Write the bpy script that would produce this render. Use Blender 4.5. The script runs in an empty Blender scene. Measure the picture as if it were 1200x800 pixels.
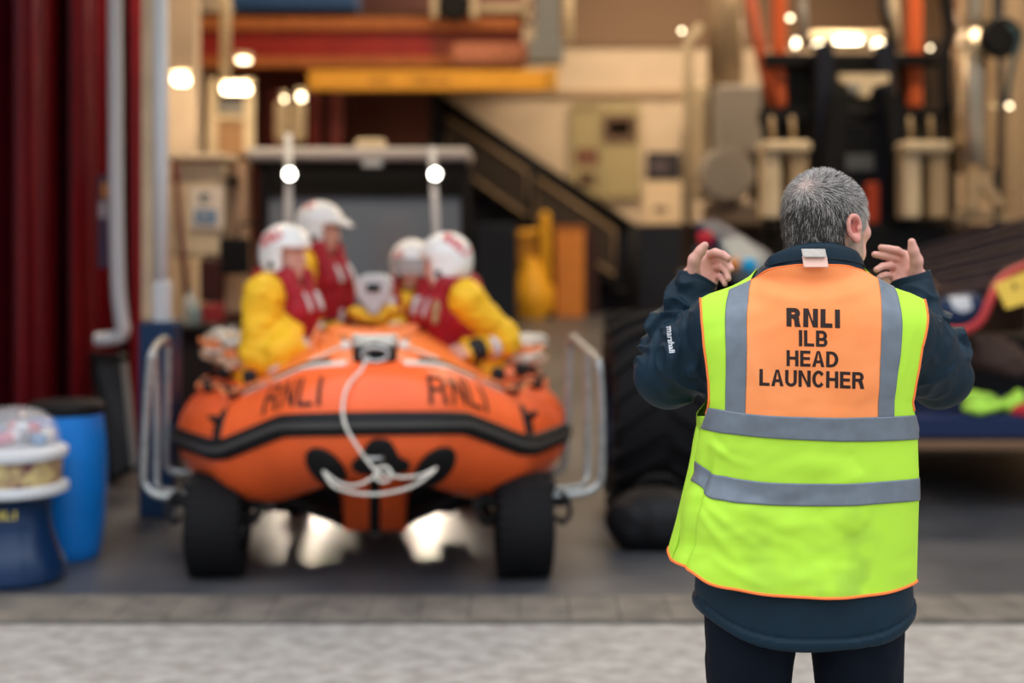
import bpy, bmesh, math, random
import numpy as np
from mathutils import Vector
from mathutils.bvhtree import BVHTree

random.seed(7)
SC = bpy.context.scene
COL = SC.collection
F, H, CX, CY = 1667.0, 1.62, 600.0, 265.0
PI = math.pi
R = math.radians

def P(px, py, Y):
    """the world point that the photograph shows at (px, py), Y metres in front of the camera"""
    return np.array([(px - CX) * Y / F, Y, H - (py - CY) * Y / F])

def PW(px, z, Y):
    return np.array([(px - CX) * Y / F, Y, z])

# ------------------------------------------------------------------ materials
MATS = {}
def mat(name, color, rough=0.6, metal=0.0, noise=0.0, nscale=8.0, bump=0.0, bscale=60.0, spec=0.3, sss=0.0,
        emit=None, estr=0.0, alpha=1.0, transmission=0.0, coat=0.0, color2=None, attr=None, sheen=0.0, stretch=None, wear=0.0):
    if name in MATS:
        return MATS[name]
    m = bpy.data.materials.new(name)
    m.use_nodes = True
    nt = m.node_tree
    b = nt.nodes['Principled BSDF']
    c = tuple(color) + (1.0,)
    b.inputs['Base Color'].default_value = c
    b.inputs['Roughness'].default_value = rough
    b.inputs['Metallic'].default_value = metal
    b.inputs['Specular IOR Level'].default_value = spec
    if sss:
        b.inputs['Subsurface Weight'].default_value = sss
        b.inputs['Subsurface Radius'].default_value = (0.012, 0.005, 0.003)
        b.inputs['Subsurface Scale'].default_value = 1.0
    if coat:
        b.inputs['Coat Weight'].default_value = coat
    if sheen:
        b.inputs['Sheen Weight'].default_value = sheen
    if emit is not None:
        b.inputs['Emission Color'].default_value = tuple(emit) + (1.0,)
        b.inputs['Emission Strength'].default_value = estr
    b.inputs['Alpha'].default_value = alpha
    b.inputs['Transmission Weight'].default_value = transmission
    tc = nt.nodes.new('ShaderNodeTexCoord')
    vec = tc.outputs['Object']
    if stretch:
        mp = nt.nodes.new('ShaderNodeMapping')
        mp.inputs['Scale'].default_value = stretch
        nt.links.new(vec, mp.inputs['Vector'])
        vec = mp.outputs['Vector']
    if attr:
        a = nt.nodes.new('ShaderNodeAttribute')
        a.attribute_name = attr
        nt.links.new(a.outputs['Color'], b.inputs['Base Color'])
    elif noise or color2 is not None:
        n = nt.nodes.new('ShaderNodeTexNoise')
        n.inputs['Scale'].default_value = nscale
        n.inputs['Detail'].default_value = 5
        nt.links.new(vec, n.inputs['Vector'])
        r = nt.nodes.new('ShaderNodeValToRGB')
        if color2 is None:
            r.color_ramp.elements[0].color = tuple(max(0, x * (1 - noise)) for x in color) + (1,)
            r.color_ramp.elements[1].color = tuple(min(1, x * (1 + noise)) for x in color) + (1,)
        else:
            r.color_ramp.elements[0].color = tuple(color) + (1,)
            r.color_ramp.elements[1].color = tuple(color2) + (1,)
        r.color_ramp.elements[0].position = 0.35
        r.color_ramp.elements[1].position = 0.65
        nt.links.new(n.outputs['Fac'], r.inputs['Fac'])
        nt.links.new(r.outputs['Color'], b.inputs['Base Color'])
    if bump:
        n2 = nt.nodes.new('ShaderNodeTexNoise')
        n2.inputs['Scale'].default_value = bscale
        n2.inputs['Detail'].default_value = 4
        nt.links.new(vec, n2.inputs['Vector'])
        bp = nt.nodes.new('ShaderNodeBump')
        bp.inputs['Strength'].default_value = bump
        bp.inputs['Distance'].default_value = 0.01
        nt.links.new(n2.outputs['Fac'], bp.inputs['Height'])
        nt.links.new(bp.outputs['Normal'], b.inputs['Normal'])
    MATS[name] = m
    return m

# ------------------------------------------------------------------ objects
def wloc(o):
    v = Vector((0, 0, 0))
    while o is not None:
        v += o.location
        o = o.parent
    return v

def tag(o, label=None, cat=None, group=None, kind=None):
    if label: o['label'] = label
    if cat: o['category'] = cat
    if group: o['group'] = group
    if kind: o['kind'] = kind
    return o

def thing(name, loc, label, cat, group=None, kind=None):
    o = bpy.data.objects.new(name, None)
    o.empty_display_size = 0.1
    COL.objects.link(o)
    o.location = tuple(float(x) for x in loc)
    return tag(o, label, cat, group, kind)

def build(name, verts, faces, material, parent=None, smooth=True, label=None, quads=None, cols=None):
    """one mesh object; verts in world coordinates"""
    v = np.asarray(verts, dtype=np.float64).reshape(-1, 3)
    me = bpy.data.meshes.new(name)
    if parent is not None:
        v = v - np.array(wloc(parent))
    if quads is not None:
        q = np.asarray(quads, dtype=np.int32)
        k = q.shape[1]
        me.vertices.add(len(v)); me.vertices.foreach_set('co', v.astype(np.float32).ravel())
        me.loops.add(q.size); me.loops.foreach_set('vertex_index', q.ravel())
        me.polygons.add(len(q))
        me.polygons.foreach_set('loop_start', np.arange(0, q.size, k, dtype=np.int32))
        me.polygons.foreach_set('loop_total', np.full(len(q), k, dtype=np.int32))
        me.update(calc_edges=True)
    else:
        me.from_pydata([tuple(x) for x in v], [], [tuple(int(i) for i in f) for f in faces])
    me.polygons.foreach_set('use_smooth', np.full(len(me.polygons), bool(smooth)))
    if cols is not None:
        at = me.color_attributes.new('Col', 'FLOAT_COLOR', 'POINT')
        c = np.ones((len(v), 4), dtype=np.float32); c[:, :3] = cols
        at.data.foreach_set('color', c.ravel())
    me.materials.append(material)
    me.validate()
    o = bpy.data.objects.new(name, me)
    COL.objects.link(o)
    if parent is not None:
        o.parent = parent
    if label: o['label'] = label
    return o

def fix_normals(o):
    bm = bmesh.new(); bm.from_mesh(o.data)
    bmesh.ops.recalc_face_normals(bm, faces=bm.faces)
    bm.to_mesh(o.data); bm.free()
    return o

class MB:
    def __init__(s):
        s.v = []; s.f = []; s.flat = []
    def add(s, v, f):
        b = len(s.v)
        s.v.extend([tuple(map(float, x)) for x in v])
        s.f.extend([tuple(int(i) + b for i in t) for t in f])
        return s
    def box(s, c, d, rz=0.0, bev=0.0, rx=0.0, ry=0.0):
        """centre c, size d, optional chamfer"""
        hx, hy, hz = d[0] / 2, d[1] / 2, d[2] / 2
        e = min(bev, hx * .98, hy * .98, hz * .98)
        vs = []; fs = []
        if e <= 0:
            vs = [(x, y, z) for x in (-hx, hx) for y in (-hy, hy) for z in (-hz, hz)]
            fs = [(0, 1, 3, 2), (4, 6, 7, 5), (0, 4, 5, 1), (2, 3, 7, 6), (0, 2, 6, 4), (1, 5, 7, 3)]
        else:
            idx = {}
            for sx in (-1, 1):
                for sy in (-1, 1):
                    for sz in (-1, 1):
                        for a in range(3):
                            p = [sx * (hx - e), sy * (hy - e), sz * (hz - e)]
                            p[a] = (sx * hx, sy * hy, sz * hz)[a]
                            idx[(sx, sy, sz, a)] = len(vs); vs.append(tuple(p))
            for a in range(3):
                b, c2 = [(1, 2), (2, 0), (0, 1)][a]
                for sg in (-1, 1):
                    loop = []
                    for q, r in ((-1, -1), (1, -1), (1, 1), (-1, 1)):
                        k = [0, 0, 0]; k[a] = sg; k[b] = q; k[c2] = r
                        loop.append(idx[(k[0], k[1], k[2], a)])
                    fs.append(tuple(loop if sg > 0 else loop[::-1]))
            for a in range(3):
                b, c2 = [(1, 2), (2, 0), (0, 1)][a]
                for q in (-1, 1):
                    for r in (-1, 1):
                        k0 = [0, 0, 0]; k1 = [0, 0, 0]
                        k0[a] = -1; k1[a] = 1
                        for k in (k0, k1): k[b] = q; k[c2] = r
                        fs.append((idx[(*k0, b)], idx[(*k1, b)], idx[(*k1, c2)], idx[(*k0, c2)]))
            for sx in (-1, 1):
                for sy in (-1, 1):
                    for sz in (-1, 1):
                        fs.append((idx[(sx, sy, sz, 0)], idx[(sx, sy, sz, 1)], idx[(sx, sy, sz, 2)]))
        V = np.array(vs)
        for ang, ax in ((rx, 0), (ry, 1), (rz, 2)):
            if ang:
                co, si = math.cos(ang), math.sin(ang)
                i, j = [(1, 2), (2, 0), (0, 1)][ax]
                W = V.copy(); W[:, i] = co * V[:, i] - si * V[:, j]; W[:, j] = si * V[:, i] + co * V[:, j]; V = W
        return s.add(V + np.array(c), fs)
    def bb(s, lo, hi, bev=0.0):
        lo = np.array(lo, float); hi = np.array(hi, float)
        return s.box((lo + hi) / 2, np.abs(hi - lo), bev=bev)
    def tube(s, pts, r, n=10, closed=False, caps=True, sq=None):
        pts = [np.array(p, float) for p in pts]
        m = len(pts)
        rs = [r] * m if np.isscalar(r) else list(r)
        T = []
        for i in range(m):
            a = pts[(i - 1) % m] if (closed or i > 0) else pts[i]
            b = pts[(i + 1) % m] if (closed or i < m - 1) else pts[i]
            d = b - a; T.append(d / (np.linalg.norm(d) + 1e-12))
        up = np.array([0, 0, 1.0])
        if abs(T[0][2]) > .9: up = np.array([1.0, 0, 0])
        N = np.cross(T[0], up); N /= np.linalg.norm(N)
        vs = []
        for i in range(m):
            N = N - T[i] * N.dot(T[i]); N /= (np.linalg.norm(N) + 1e-12)
            B = np.cross(T[i], N)
            k = 1.0
            if 0 < i < m - 1 or closed:
                a = pts[i] - pts[(i - 1) % m]; b = pts[(i + 1) % m] - pts[i]
                ca = a.dot(b) / (np.linalg.norm(a) * np.linalg.norm(b) + 1e-12)
                k = 1 / max(.6, math.sqrt(max(0, (1 + ca) / 2)))
            for j in range(n):
                t = 2 * PI * j / n
                vs.append(pts[i] + rs[i] * (math.cos(t) * N * k + math.sin(t) * B))
        fs = []
        for i in range(m if closed else m - 1):
            for j in range(n):
                a = i * n + j; b = i * n + (j + 1) % n
                c = ((i + 1) % m) * n + (j + 1) % n; d = ((i + 1) % m) * n + j
                fs.append((a, d, c, b))
        if caps and not closed:
            fs.append(tuple(range(n))); fs.append(tuple((m - 1) * n + j for j in range(n))[::-1])
        return s.add(vs, fs)
    def lathe(s, prof, c=(0, 0, 0), n=32, axis='z', caps=True):
        vs = []; fs = []
        for (r, h) in prof:
            for j in range(n):
                t = 2 * PI * j / n
                x, y, z = r * math.cos(t), r * math.sin(t), h
                if axis == 'x': x, y, z = h, x, y
                elif axis == 'y': x, y, z = y, h, x
                vs.append((x + c[0], y + c[1], z + c[2]))
        m = len(prof)
        for i in range(m - 1):
            for j in range(n):
                fs.append((i * n + j, i * n + (j + 1) % n, (i + 1) * n + (j + 1) % n, (i + 1) * n + j))
        if caps:
            fs.append(tuple(range(n))[::-1]); fs.append(tuple((m - 1) * n + j for j in range(n)))
        return s.add(vs, fs)
    def grid(s, G):
        G = np.asarray(G); a, b = G.shape[:2]
        fs = [(i * b + j, i * b + j + 1, (i + 1) * b + j + 1, (i + 1) * b + j) for i in range(a - 1) for j in range(b - 1)]
        return s.add(G.reshape(-1, 3), fs)
    def prism(s, poly, y0, y1):
        """poly of (x, z), extruded from y0 to y1"""
        n = len(poly)
        vs = [(x, y0, z) for x, z in poly] + [(x, y1, z) for x, z in poly]
        fs = [tuple(range(n))[::-1], tuple(range(n, 2 * n))] + [(i, (i + 1) % n, n + (i + 1) % n, n + i) for i in range(n)]
        return s.add(vs, fs)
    def build(s, name, m, parent=None, smooth=False, label=None, bevel=0.0):
        o = build(name, s.v, s.f, m, parent, smooth, label)
        fix_normals(o)
        if smooth == 'auto':
            o.data.polygons.foreach_set('use_smooth', np.full(len(o.data.polygons), True))
            try:
                o.data.set_sharp_from_angle(angle=R(35))
            except Exception:
                pass
        if bevel:
            md = o.modifiers.new('Bevel', 'BEVEL'); md.width = bevel; md.segments = 2; md.limit_method = 'ANGLE'
        return o

def spline(pts, n=8, closed=False):
    """Catmull-Rom through pts"""
    pts = [np.array(p, float) for p in pts]; m = len(pts); out = []
    for i in range(m if closed else m - 1):
        g = lambda k: pts[k % m] if closed else pts[min(max(k, 0), m - 1)]
        p0, p1, p2, p3 = g(i - 1), g(i), g(i + 1), g(i + 2)
        for j in range(n):
            t = j / n
            out.append(.5 * ((2 * p1) + (-p0 + p2) * t + (2 * p0 - 5 * p1 + 4 * p2 - p3) * t * t + (-p0 + 3 * p1 - 3 * p2 + p3) * t ** 3))
    if not closed: out.append(pts[-1])
    return out

# ------------------------------------------------------------------ noise
def _h(ix, iy, iz, s):
    n = (ix * 374761393 + iy * 668265263 + iz * 2147483647 + s * 974634777) & 0xffffffff
    n = ((n ^ (n >> 13)) * 1274126177) & 0xffffffff
    return ((n ^ (n >> 16)) & 0xffff) / 65535.0
def vnoise(p, scale, seed=0):
    q = np.asarray(p, float) * scale
    i = np.floor(q).astype(np.int64); f = q - i; f = f * f * (3 - 2 * f)
    r = 0
    for dx in (0, 1):
        for dy in (0, 1):
            for dz in (0, 1):
                w = (f[..., 0] if dx else 1 - f[..., 0]) * (f[..., 1] if dy else 1 - f[..., 1]) * (f[..., 2] if dz else 1 - f[..., 2])
                r = r + w * _h(i[..., 0] + dx, i[..., 1] + dy, i[..., 2] + dz, seed)
    return r * 2 - 1

# ------------------------------------------------------------------ signed distance volumes
class Vol:
    def __init__(s, lo, hi, h):
        s.lo = np.array(lo, float); s.h = h
        s.n = np.ceil((np.array(hi, float) - s.lo) / h).astype(int) + 1
        s.F = np.full(tuple(s.n), 0.3, dtype=np.float32)
    def _sl(s, lo, hi):
        a = np.clip(np.floor((np.array(lo) - s.lo) / s.h).astype(int), 0, s.n - 1)
        b = np.clip(np.ceil((np.array(hi) - s.lo) / s.h).astype(int) + 1, 1, s.n)
        sl = tuple(slice(int(a[i]), int(max(b[i], a[i] + 1))) for i in range(3))
        g = [(s.lo[i] + s.h * np.arange(sl[i].start, sl[i].stop)).astype(np.float32) for i in range(3)]
        return sl, g[0][:, None, None], g[1][None, :, None], g[2][None, None, :]
    def op(s, fn, lo, hi, k=0.01, sub=False, pad=None):
        pad = (k + 4 * s.h) if pad is None else pad
        sl, X, Y, Z = s._sl(np.array(lo) - pad, np.array(hi) + pad)
        d = fn(X, Y, Z)
        A = s.F[sl]
        if sub:
            d = -d
            hh = np.maximum(k - np.abs(A - d), 0) / max(k, 1e-9)
            s.F[sl] = np.maximum(A, d) + hh * hh * k * .25
        else:
            hh = np.maximum(k - np.abs(A - d), 0) / max(k, 1e-9)
            s.F[sl] = np.minimum(A, d) - hh * hh * k * .25
        return s
    def cone(s, a, b, ra, rb, k=0.01, sub=False):
        a = np.array(a, float); b = np.array(b, float); ab = b - a; L2 = ab.dot(ab) + 1e-12
        def fn(X, Y, Z):
            t = np.clip(((X - a[0]) * ab[0] + (Y - a[1]) * ab[1] + (Z - a[2]) * ab[2]) / L2, 0, 1)
            dx = X - a[0] - t * ab[0]; dy = Y - a[1] - t * ab[1]; dz = Z - a[2] - t * ab[2]
            return np.sqrt(dx * dx + dy * dy + dz * dz) - (ra + (rb - ra) * t)
        r = max(ra, rb)
        return s.op(fn, np.minimum(a, b) - r, np.maximum(a, b) + r, k, sub)
    def chain(s, pts, rs, k=0.01):
        for i in range(len(pts) - 1): s.cone(pts[i], pts[i + 1], rs[i], rs[i + 1], k)
        return s
    def ell(s, c, r, M=None, k=0.01, sub=False):
        """ellipsoid; M rows are its local axes in world"""
        c = np.array(c, float); r = np.array(r, float)
        M = np.eye(3) if M is None else np.asarray(M)
        def fn(X, Y, Z):
            x, y, z = X - c[0], Y - c[1], Z - c[2]
            l = [(M[i, 0] * x + M[i, 1] * y + M[i, 2] * z) for i in range(3)]
            k0 = np.sqrt(sum((l[i] / r[i]) ** 2 for i in range(3)))
            k1 = np.sqrt(sum((l[i] / r[i] ** 2) ** 2 for i in range(3))) + 1e-6
            return k0 * (k0 - 1) / k1
        rr = np.sqrt((M.T ** 2) @ (r ** 2))
        return s.op(fn, c - rr, c + rr, k, sub)
    def sample(s, p):
        q = (np.asarray(p) - s.lo) / s.h
        q = np.clip(q, 0, s.n - 1.001); i = q.astype(int); f = q - i; r = 0
        for dx in (0, 1):
            for dy in (0, 1):
                for dz in (0, 1):
                    w = (f[..., 0] if dx else 1 - f[..., 0]) * (f[..., 1] if dy else 1 - f[..., 1]) * (f[..., 2] if dz else 1 - f[..., 2])
                    r = r + w * s.F[i[..., 0] + dx, i[..., 1] + dy, i[..., 2] + dz]
        return r
    def grad(s, p, e=None):
        e = e or s.h
        g = np.stack([s.sample(p + np.eye(3)[i] * e) - s.sample(p - np.eye(3)[i] * e) for i in range(3)], -1)
        return g / (np.linalg.norm(g, axis=-1, keepdims=True) + 1e-9)
    def mesh(s):
        Fl = s.F.copy()
        Fl[0] = Fl[-1] = .1; Fl[:, 0] = Fl[:, -1] = .1; Fl[:, :, 0] = Fl[:, :, -1] = .1
        I = Fl < 0
        c = [I[a:I.shape[0] - 1 + a, b:I.shape[1] - 1 + b, d:I.shape[2] - 1 + d] for a in (0, 1) for b in (0, 1) for d in (0, 1)]
        anyi = c[0].copy(); alli = c[0].copy()
        for x in c[1:]: anyi |= x; alli &= x
        act = anyi & ~alli
        idx = np.argwhere(act)
        vid = np.full(act.shape, -1, dtype=np.int32)
        vid[act] = np.arange(len(idx))
        offs = np.array([(a, b, d) for a in (0, 1) for b in (0, 1) for d in (0, 1)])
        val = np.stack([Fl[idx[:, 0] + o[0], idx[:, 1] + o[1], idx[:, 2] + o[2]] for o in offs], 1)
        acc = np.zeros((len(idx), 3)); cnt = np.zeros(len(idx))
        for i in range(8):
            for j in range(i + 1, 8):
                d = np.abs(offs[i] - offs[j])
                if d.sum() != 1: continue
                a, b = val[:, i], val[:, j]
                m = (a < 0) != (b < 0)
                t = np.where(m, a / np.where(m, a - b, 1), 0)
                p = offs[i] + (offs[j] - offs[i]) * t[:, None]
                acc[m] += p[m]; cnt[m] += 1
        v = s.lo + s.h * (idx + acc / cnt[:, None])
        Q = []
        for ax in range(3):
            b, c2 = [(1, 2), (2, 0), (0, 1)][ax]
            sh = list(I.shape)
            s0 = [slice(1, -1)] * 3; s1 = [slice(1, -1)] * 3
            s0[ax] = slice(0, -1); s1[ax] = slice(1, None)
            A = I[tuple(s0)]; B = I[tuple(s1)]
            e = np.argwhere(A != B); fl = A[tuple(e.T)]
            o = np.ones(3, int); o[ax] = 0
            g = e + o
            def q(db, dc):
                h = g.copy(); h[:, b] += db; h[:, c2] += dc
                return vid[h[:, 0], h[:, 1], h[:, 2]]
            qq = np.stack([q(-1, -1), q(0, -1), q(0, 0), q(-1, 0)], 1)
            qq[~fl] = qq[~fl][:, ::-1]
            Q.append(qq)
        Q = np.concatenate(Q); Q = Q[(Q >= 0).all(1)]
        return v, Q

def relax(v, q, it=1, w=0.5):
    """Laplacian smoothing"""
    for _ in range(it):
        s = np.zeros_like(v); n = np.zeros(len(v))
        for i in range(4):
            a, b = q[:, i], q[:, (i + 1) % 4]
            np.add.at(s, a, v[b]); np.add.at(n, a, 1)
            np.add.at(s, b, v[a]); np.add.at(n, b, 1)
        v = v * (1 - w) + w * s / np.maximum(n, 1)[:, None]
    return v

def vnormals(v, q):
    n = np.cross(v[q[:, 2]] - v[q[:, 0]], v[q[:, 3]] - v[q[:, 1]])
    o = np.zeros_like(v)
    for i in range(4): np.add.at(o, q[:, i], n)
    return o / (np.linalg.norm(o, axis=1, keepdims=True) + 1e-12)

# ------------------------------------------------------------------ flat shapes, laid on a surface
def flat_mesh(polys=None, text=None, box=None, fit=True, bold=0.0, slope=0.0, maxlen=6.0, shear=0.0, rot=0.0, spacing=1.0):
    """2-D vertices (photograph pixels) and triangles of a text fitted in box=(x0,y0,x1,y1), or of closed outlines"""
    cu = None
    if text is not None:
        cu = bpy.data.curves.new('t', 'FONT'); cu.body = text; cu.offset = bold; cu.space_character = spacing
        cu.fill_mode = 'FRONT' if hasattr(cu, 'fill_mode') else cu.fill_mode
        cu.resolution_u = 4
        ob = bpy.data.objects.new('t', cu); COL.objects.link(ob)
        dg = bpy.context.evaluated_depsgraph_get()
        me = bpy.data.meshes.new_from_object(ob.evaluated_get(dg))
        bm = bmesh.new(); bm.from_mesh(me)
        bpy.data.objects.remove(ob); bpy.data.curves.remove(cu); bpy.data.meshes.remove(me)
        xs = [v.co.x for v in bm.verts]; ys = [v.co.y for v in bm.verts]
        x0, x1, y0, y1 = min(xs), max(xs), min(ys), max(ys)
        for v in bm.verts:
            a = (v.co.x - x0) / (x1 - x0); b = (v.co.y - y0) / (y1 - y0)
            w = box[2] - box[0]; h = box[3] - box[1]
            X = a * w + shear * (b - .5) * h; Y = -b * h + slope * a * w + h
            X -= w / 2; Y -= h / 2
            c, s_ = math.cos(rot), math.sin(rot)
            v.co = ((box[0] + box[2]) / 2 + X * c - Y * s_, (box[1] + box[3]) / 2 + X * s_ + Y * c, 0)
    else:
        bm = bmesh.new()
        for pl in polys:
            vs = [bm.verts.new((x, y, 0)) for x, y in pl]
            bm.faces.new(vs)
    bmesh.ops.triangulate(bm, faces=bm.faces[:])
    for _ in range(7):
        long = [e for e in bm.edges if e.calc_length() > maxlen]
        if not long: break
        bmesh.ops.subdivide_edges(bm, edges=long, cuts=1)
        bmesh.ops.triangulate(bm, faces=bm.faces[:])
    bm.verts.index_update()
    v = np.array([(a.co.x, a.co.y) for a in bm.verts]); f = [[x.index for x in a.verts] for a in bm.faces]
    bm.free()
    return v, f

def bvh_of(*objs):
    vs = []; fs = []
    for o in objs:
        b = len(vs); off = wloc(o)
        vs += [tuple(v.co + off) for v in o.data.vertices]
        fs += [tuple(i + b for i in p.vertices) for p in o.data.polygons]
    return BVHTree.FromPolygons(vs, fs)

CAM = Vector((0, 0, H))
def lay_on(name, v2, f, bvh, material, parent, off=0.0015, Y=None, thick=0.0, label=None):
    """print the flat shape on the surface seen there"""
    out = []; ok = []
    for x, y in v2:
        d = Vector(((x - CX) / F, 1.0, -(y - CY) / F)); d.normalize()
        hit, nrm, idx, dist = bvh.ray_cast(CAM, d)
        if hit is None:
            out.append(None)
        else:
            if nrm.dot(d) > 0: nrm = -nrm
            out.append(hit + nrm * off)
    good = [i for i, o in enumerate(out) if o is not None]
    if not good: return None
    remap = {g: k for k, g in enumerate(good)}
    vs = [out[g] for g in good]
    fs = [[remap[i] for i in t] for t in f if all(i in remap for i in t)]
    fs2 = []
    for t in fs:
        a, b, c = [vs[i] for i in t]
        fs2.append(t if (b - a).cross(c - a).dot(CAM - a) > 0 else t[::-1])
    o = build(name, vs, fs2, material, parent, smooth=True, label=label)
    if thick:
        md = o.modifiers.new('Solid', 'SOLIDIFY'); md.thickness = thick; md.offset = 1
    return o

def ellipse(cx, cy, rx, ry, rot=0, n=28):
    return [(cx + rx * math.cos(t) * math.cos(rot) - ry * math.sin(t) * math.sin(rot),
             cy + rx * math.cos(t) * math.sin(rot) + ry * math.sin(t) * math.cos(rot)) for t in [2 * PI * i / n for i in range(n)]]
# ================================================================== the launcher in the foreground
PY = 3.1
ROOT = np.array([0.647, PY, 0.0])
def LP(px, py, yl=0.0):
    return P(px, py, PY + yl)

M_skin = mat('skin', (0.56, 0.29, 0.22), rough=.5, sss=.0, noise=.16, nscale=45, bump=.12, bscale=300)
M_navy = mat('navy_softshell', (0.0040, 0.019, 0.034), rough=.55, bump=.12, bscale=900, noise=.15, nscale=5, spec=.20)
M_navy_in = mat('navy_lining', (0.006, 0.012, 0.02), rough=.8)
M_trouser = mat('navy_trouser_cloth', (0.004, 0.0065, 0.013), rough=.85, spec=.12, bump=.2, bscale=700, noise=.2)
M_shoe = mat('black_leather', (0.012, 0.012, 0.013), rough=.4)
M_hiyel = mat('fluorescent_yellow', (0.45, 0.80, 0.05), rough=.7, bump=.12, bscale=1200, attr='Col')
M_hiora = mat('fluorescent_orange', (1.0, 0.29, 0.085), rough=.7, bump=.12, bscale=1200, color2=(1.0, 0.34, 0.12), nscale=6)
M_refl = mat('reflective_tape', (0.165, 0.195, 0.23), rough=.45, metal=.2, noise=.08, nscale=30, bump=.05, bscale=400)
M_bind = mat('orange_binding', (1.0, 0.22, 0.05), rough=.7)
M_black_print = mat('black_print', (0.025, 0.012, 0.01), rough=.7)
M_white_print = mat('white_print', (0.75, 0.78, 0.82), rough=.7)
M_label = mat('white_label_fabric', (0.55, 0.50, 0.45), rough=.8, color2=(0.40, 0.35, 0.31), nscale=260, stretch=(.3, 1, 2.2))
M_label2 = mat('pinkish_label_fabric', (0.82, 0.52, 0.42), rough=.8)

launcher = thing('person', ROOT, 'standing man seen from behind in a high-visibility vest, both hands raised', 'person')

# ---- bare body: head, neck, trunk, arms and hands in one surface
YAW = R(51)
cy_, sy_ = math.cos(YAW), math.sin(YAW)
HM = np.array([[cy_, -sy_, 0], [sy_, cy_, 0], [0, 0, 1]])      # rows: right, forward, up of the head
HT = R(6)
ct, st = math.cos(HT), math.sin(HT)
_r, _f, _u = HM
HM = np.array([_r, _f * ct - _u * st, _f * st + _u * ct])
HC = LP(967.5, 256, .03)
def HP(x, y, z):
    return HC + HM[0] * x + HM[1] * y + HM[2] * z

body = Vol(ROOT + (-.40, -.22, 1.02), ROOT + (.40, .42, 1.78), .0028)
# skull and face
body.ell(HP(0, -.012, .012), (.0765, .096, .091), HM, .004)
body.ell(HP(0, .035, -.02), (.066, .066, .085), HM, .03)
body.ell(HP(0, .048, -.075), (.048, .046, .052), HM, .03)       # jaw
body.ell(HP(0, .082, -.112), (.018, .016, .014), HM, .02)       # chin
for sx in (-1, 1):
    body.ell(HP(sx * .050, .045, -.072), (.016, .03, .024), HM, .02)
    body.ell(HP(sx * .052, .062, -.025), (.018, .022, .014), HM, .02)    # cheekbone
    body.ell(HP(sx * .030, .098, .004), (.017, .013, .010), HM, .004, True)  # eye socket
    body.ell(HP(sx * .030, .086, .004), (.0115, .0115, .0115), HM, .002)    # eyeball
    body.cone(HP(sx * .012, .096, .018), HP(sx * .045, .084, .018), .007, .005, .008)   # brow
body.chain([HP(0, .094, .012), HP(0, .106, -.012), HP(0, .114, -.028)], [.006, .008, .010], .012)
for sx in (-1, 1): body.ell(HP(sx * .010, .103, -.031), (.007, .008, .006), HM, .006)
body.cone(HP(-.018, .092, -.060), HP(.018, .092, -.060), .0055, .0055, .006)
body.cone(HP(-.015, .090, -.069), HP(.015, .090, -.069), .006, .006, .004)
body.cone(HP(-.020, .104, -.0645), HP(.020, .104, -.0645), .0045, .0045, .002, True)
# ears
for sx in (-1, 1):
    EA = np.array([HM[0] * sx * math.cos(R(28)) - HM[1] * math.sin(R(28)), HM[1] * math.cos(R(28)) + HM[0] * sx * math.sin(R(28)), HM[2]])
    EA[1], EA[2] = EA[1] * math.cos(R(12)) + EA[2] * math.sin(R(12)), EA[2] * math.cos(R(12)) - EA[1] * math.sin(R(12))
    e0 = HP(sx * .078, -.004, -.020)
    def EP(o, f, u): return e0 + EA[0] * o * .9 + EA[1] * f * .86 + EA[2] * u * .86
    body.ell(EP(.003, .002, 0), (.006, .017, .029), EA, .006)
    ring = [EP(.010, .013, -.006), EP(.010, .014, .014), EP(.012, .006, .027), EP(.014, -.008, .028), EP(.015, -.017, .014), EP(.013, -.017, -.004), EP(.010, -.010, -.020), EP(.008, .002, -.030)]
    ring = spline(ring, 3)
    body.chain(ring, [.0040] * len(ring), .004)
    body.ell(EP(.006, .004, -.029), (.006, .009, .011), EA, .006)
    body.ell(EP(.013, .003, .002), (.007, .009, .016), EA, .003, True)
    body.ell(EP(.010, .010, -.004), (.004, .005, .006), EA, .003)
# neck, trunk
body.cone(HP(0, -.030, -.055), ROOT + (0.012, -.02, 1.46), .060, .066, .03)
body.cone(ROOT + (-.15, 0, 1.42), ROOT + (.15, 0, 1.42), .065, .065, .05)
body.cone(ROOT + (0, 0, 1.38), ROOT + (0, 0, 1.10), .12, .11, .06)
# arms
SH = {-1: LP(850, 392, .02), 1: LP(1058, 392, .02)}
EL = {-1: LP(783, 437, .16), 1: LP(1096, 438, .16)}
WR = {-1: LP(815, 331, .22), 1: LP(1068, 331, .22)}
for s_ in (-1, 1):
    body.chain([SH[s_], EL[s_]], [.055, .045], .04)
    body.chain([EL[s_], WR[s_]], [.045, .027], .02)
def hand(V, wr, mcp, thumb, fingers, k=.006, pal=None):
    w = [LP(*x) for x in wr]; m = [LP(*x) for x in mcp]
    for i, q in enumerate(m):
        a = w[0] * (1 - i / 3) + w[1] * (i / 3)
        V.cone(a, q, .0155, .0112 - .0006 * i, .012)
    for i in range(3): V.cone(m[i], m[i + 1], .0105, .010, .006)
    t = [LP(*x) for x in thumb]
    V.chain(t, [.0175, .0135, .0108, .0092][:len(t)], .010)
    for i, fl in enumerate(fingers):
        p = [m[i]] + [LP(*x) for x in fl]
        r0 = (.0100, .0102, .0096, .0084)[i]
        rr = [r0 * 1.04, r0 * .98, r0 * .88, r0 * .76]
        for a in range(len(p) - 1): V.cone(p[a], p[a + 1], rr[a], rr[a + 1], .0022)
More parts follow.
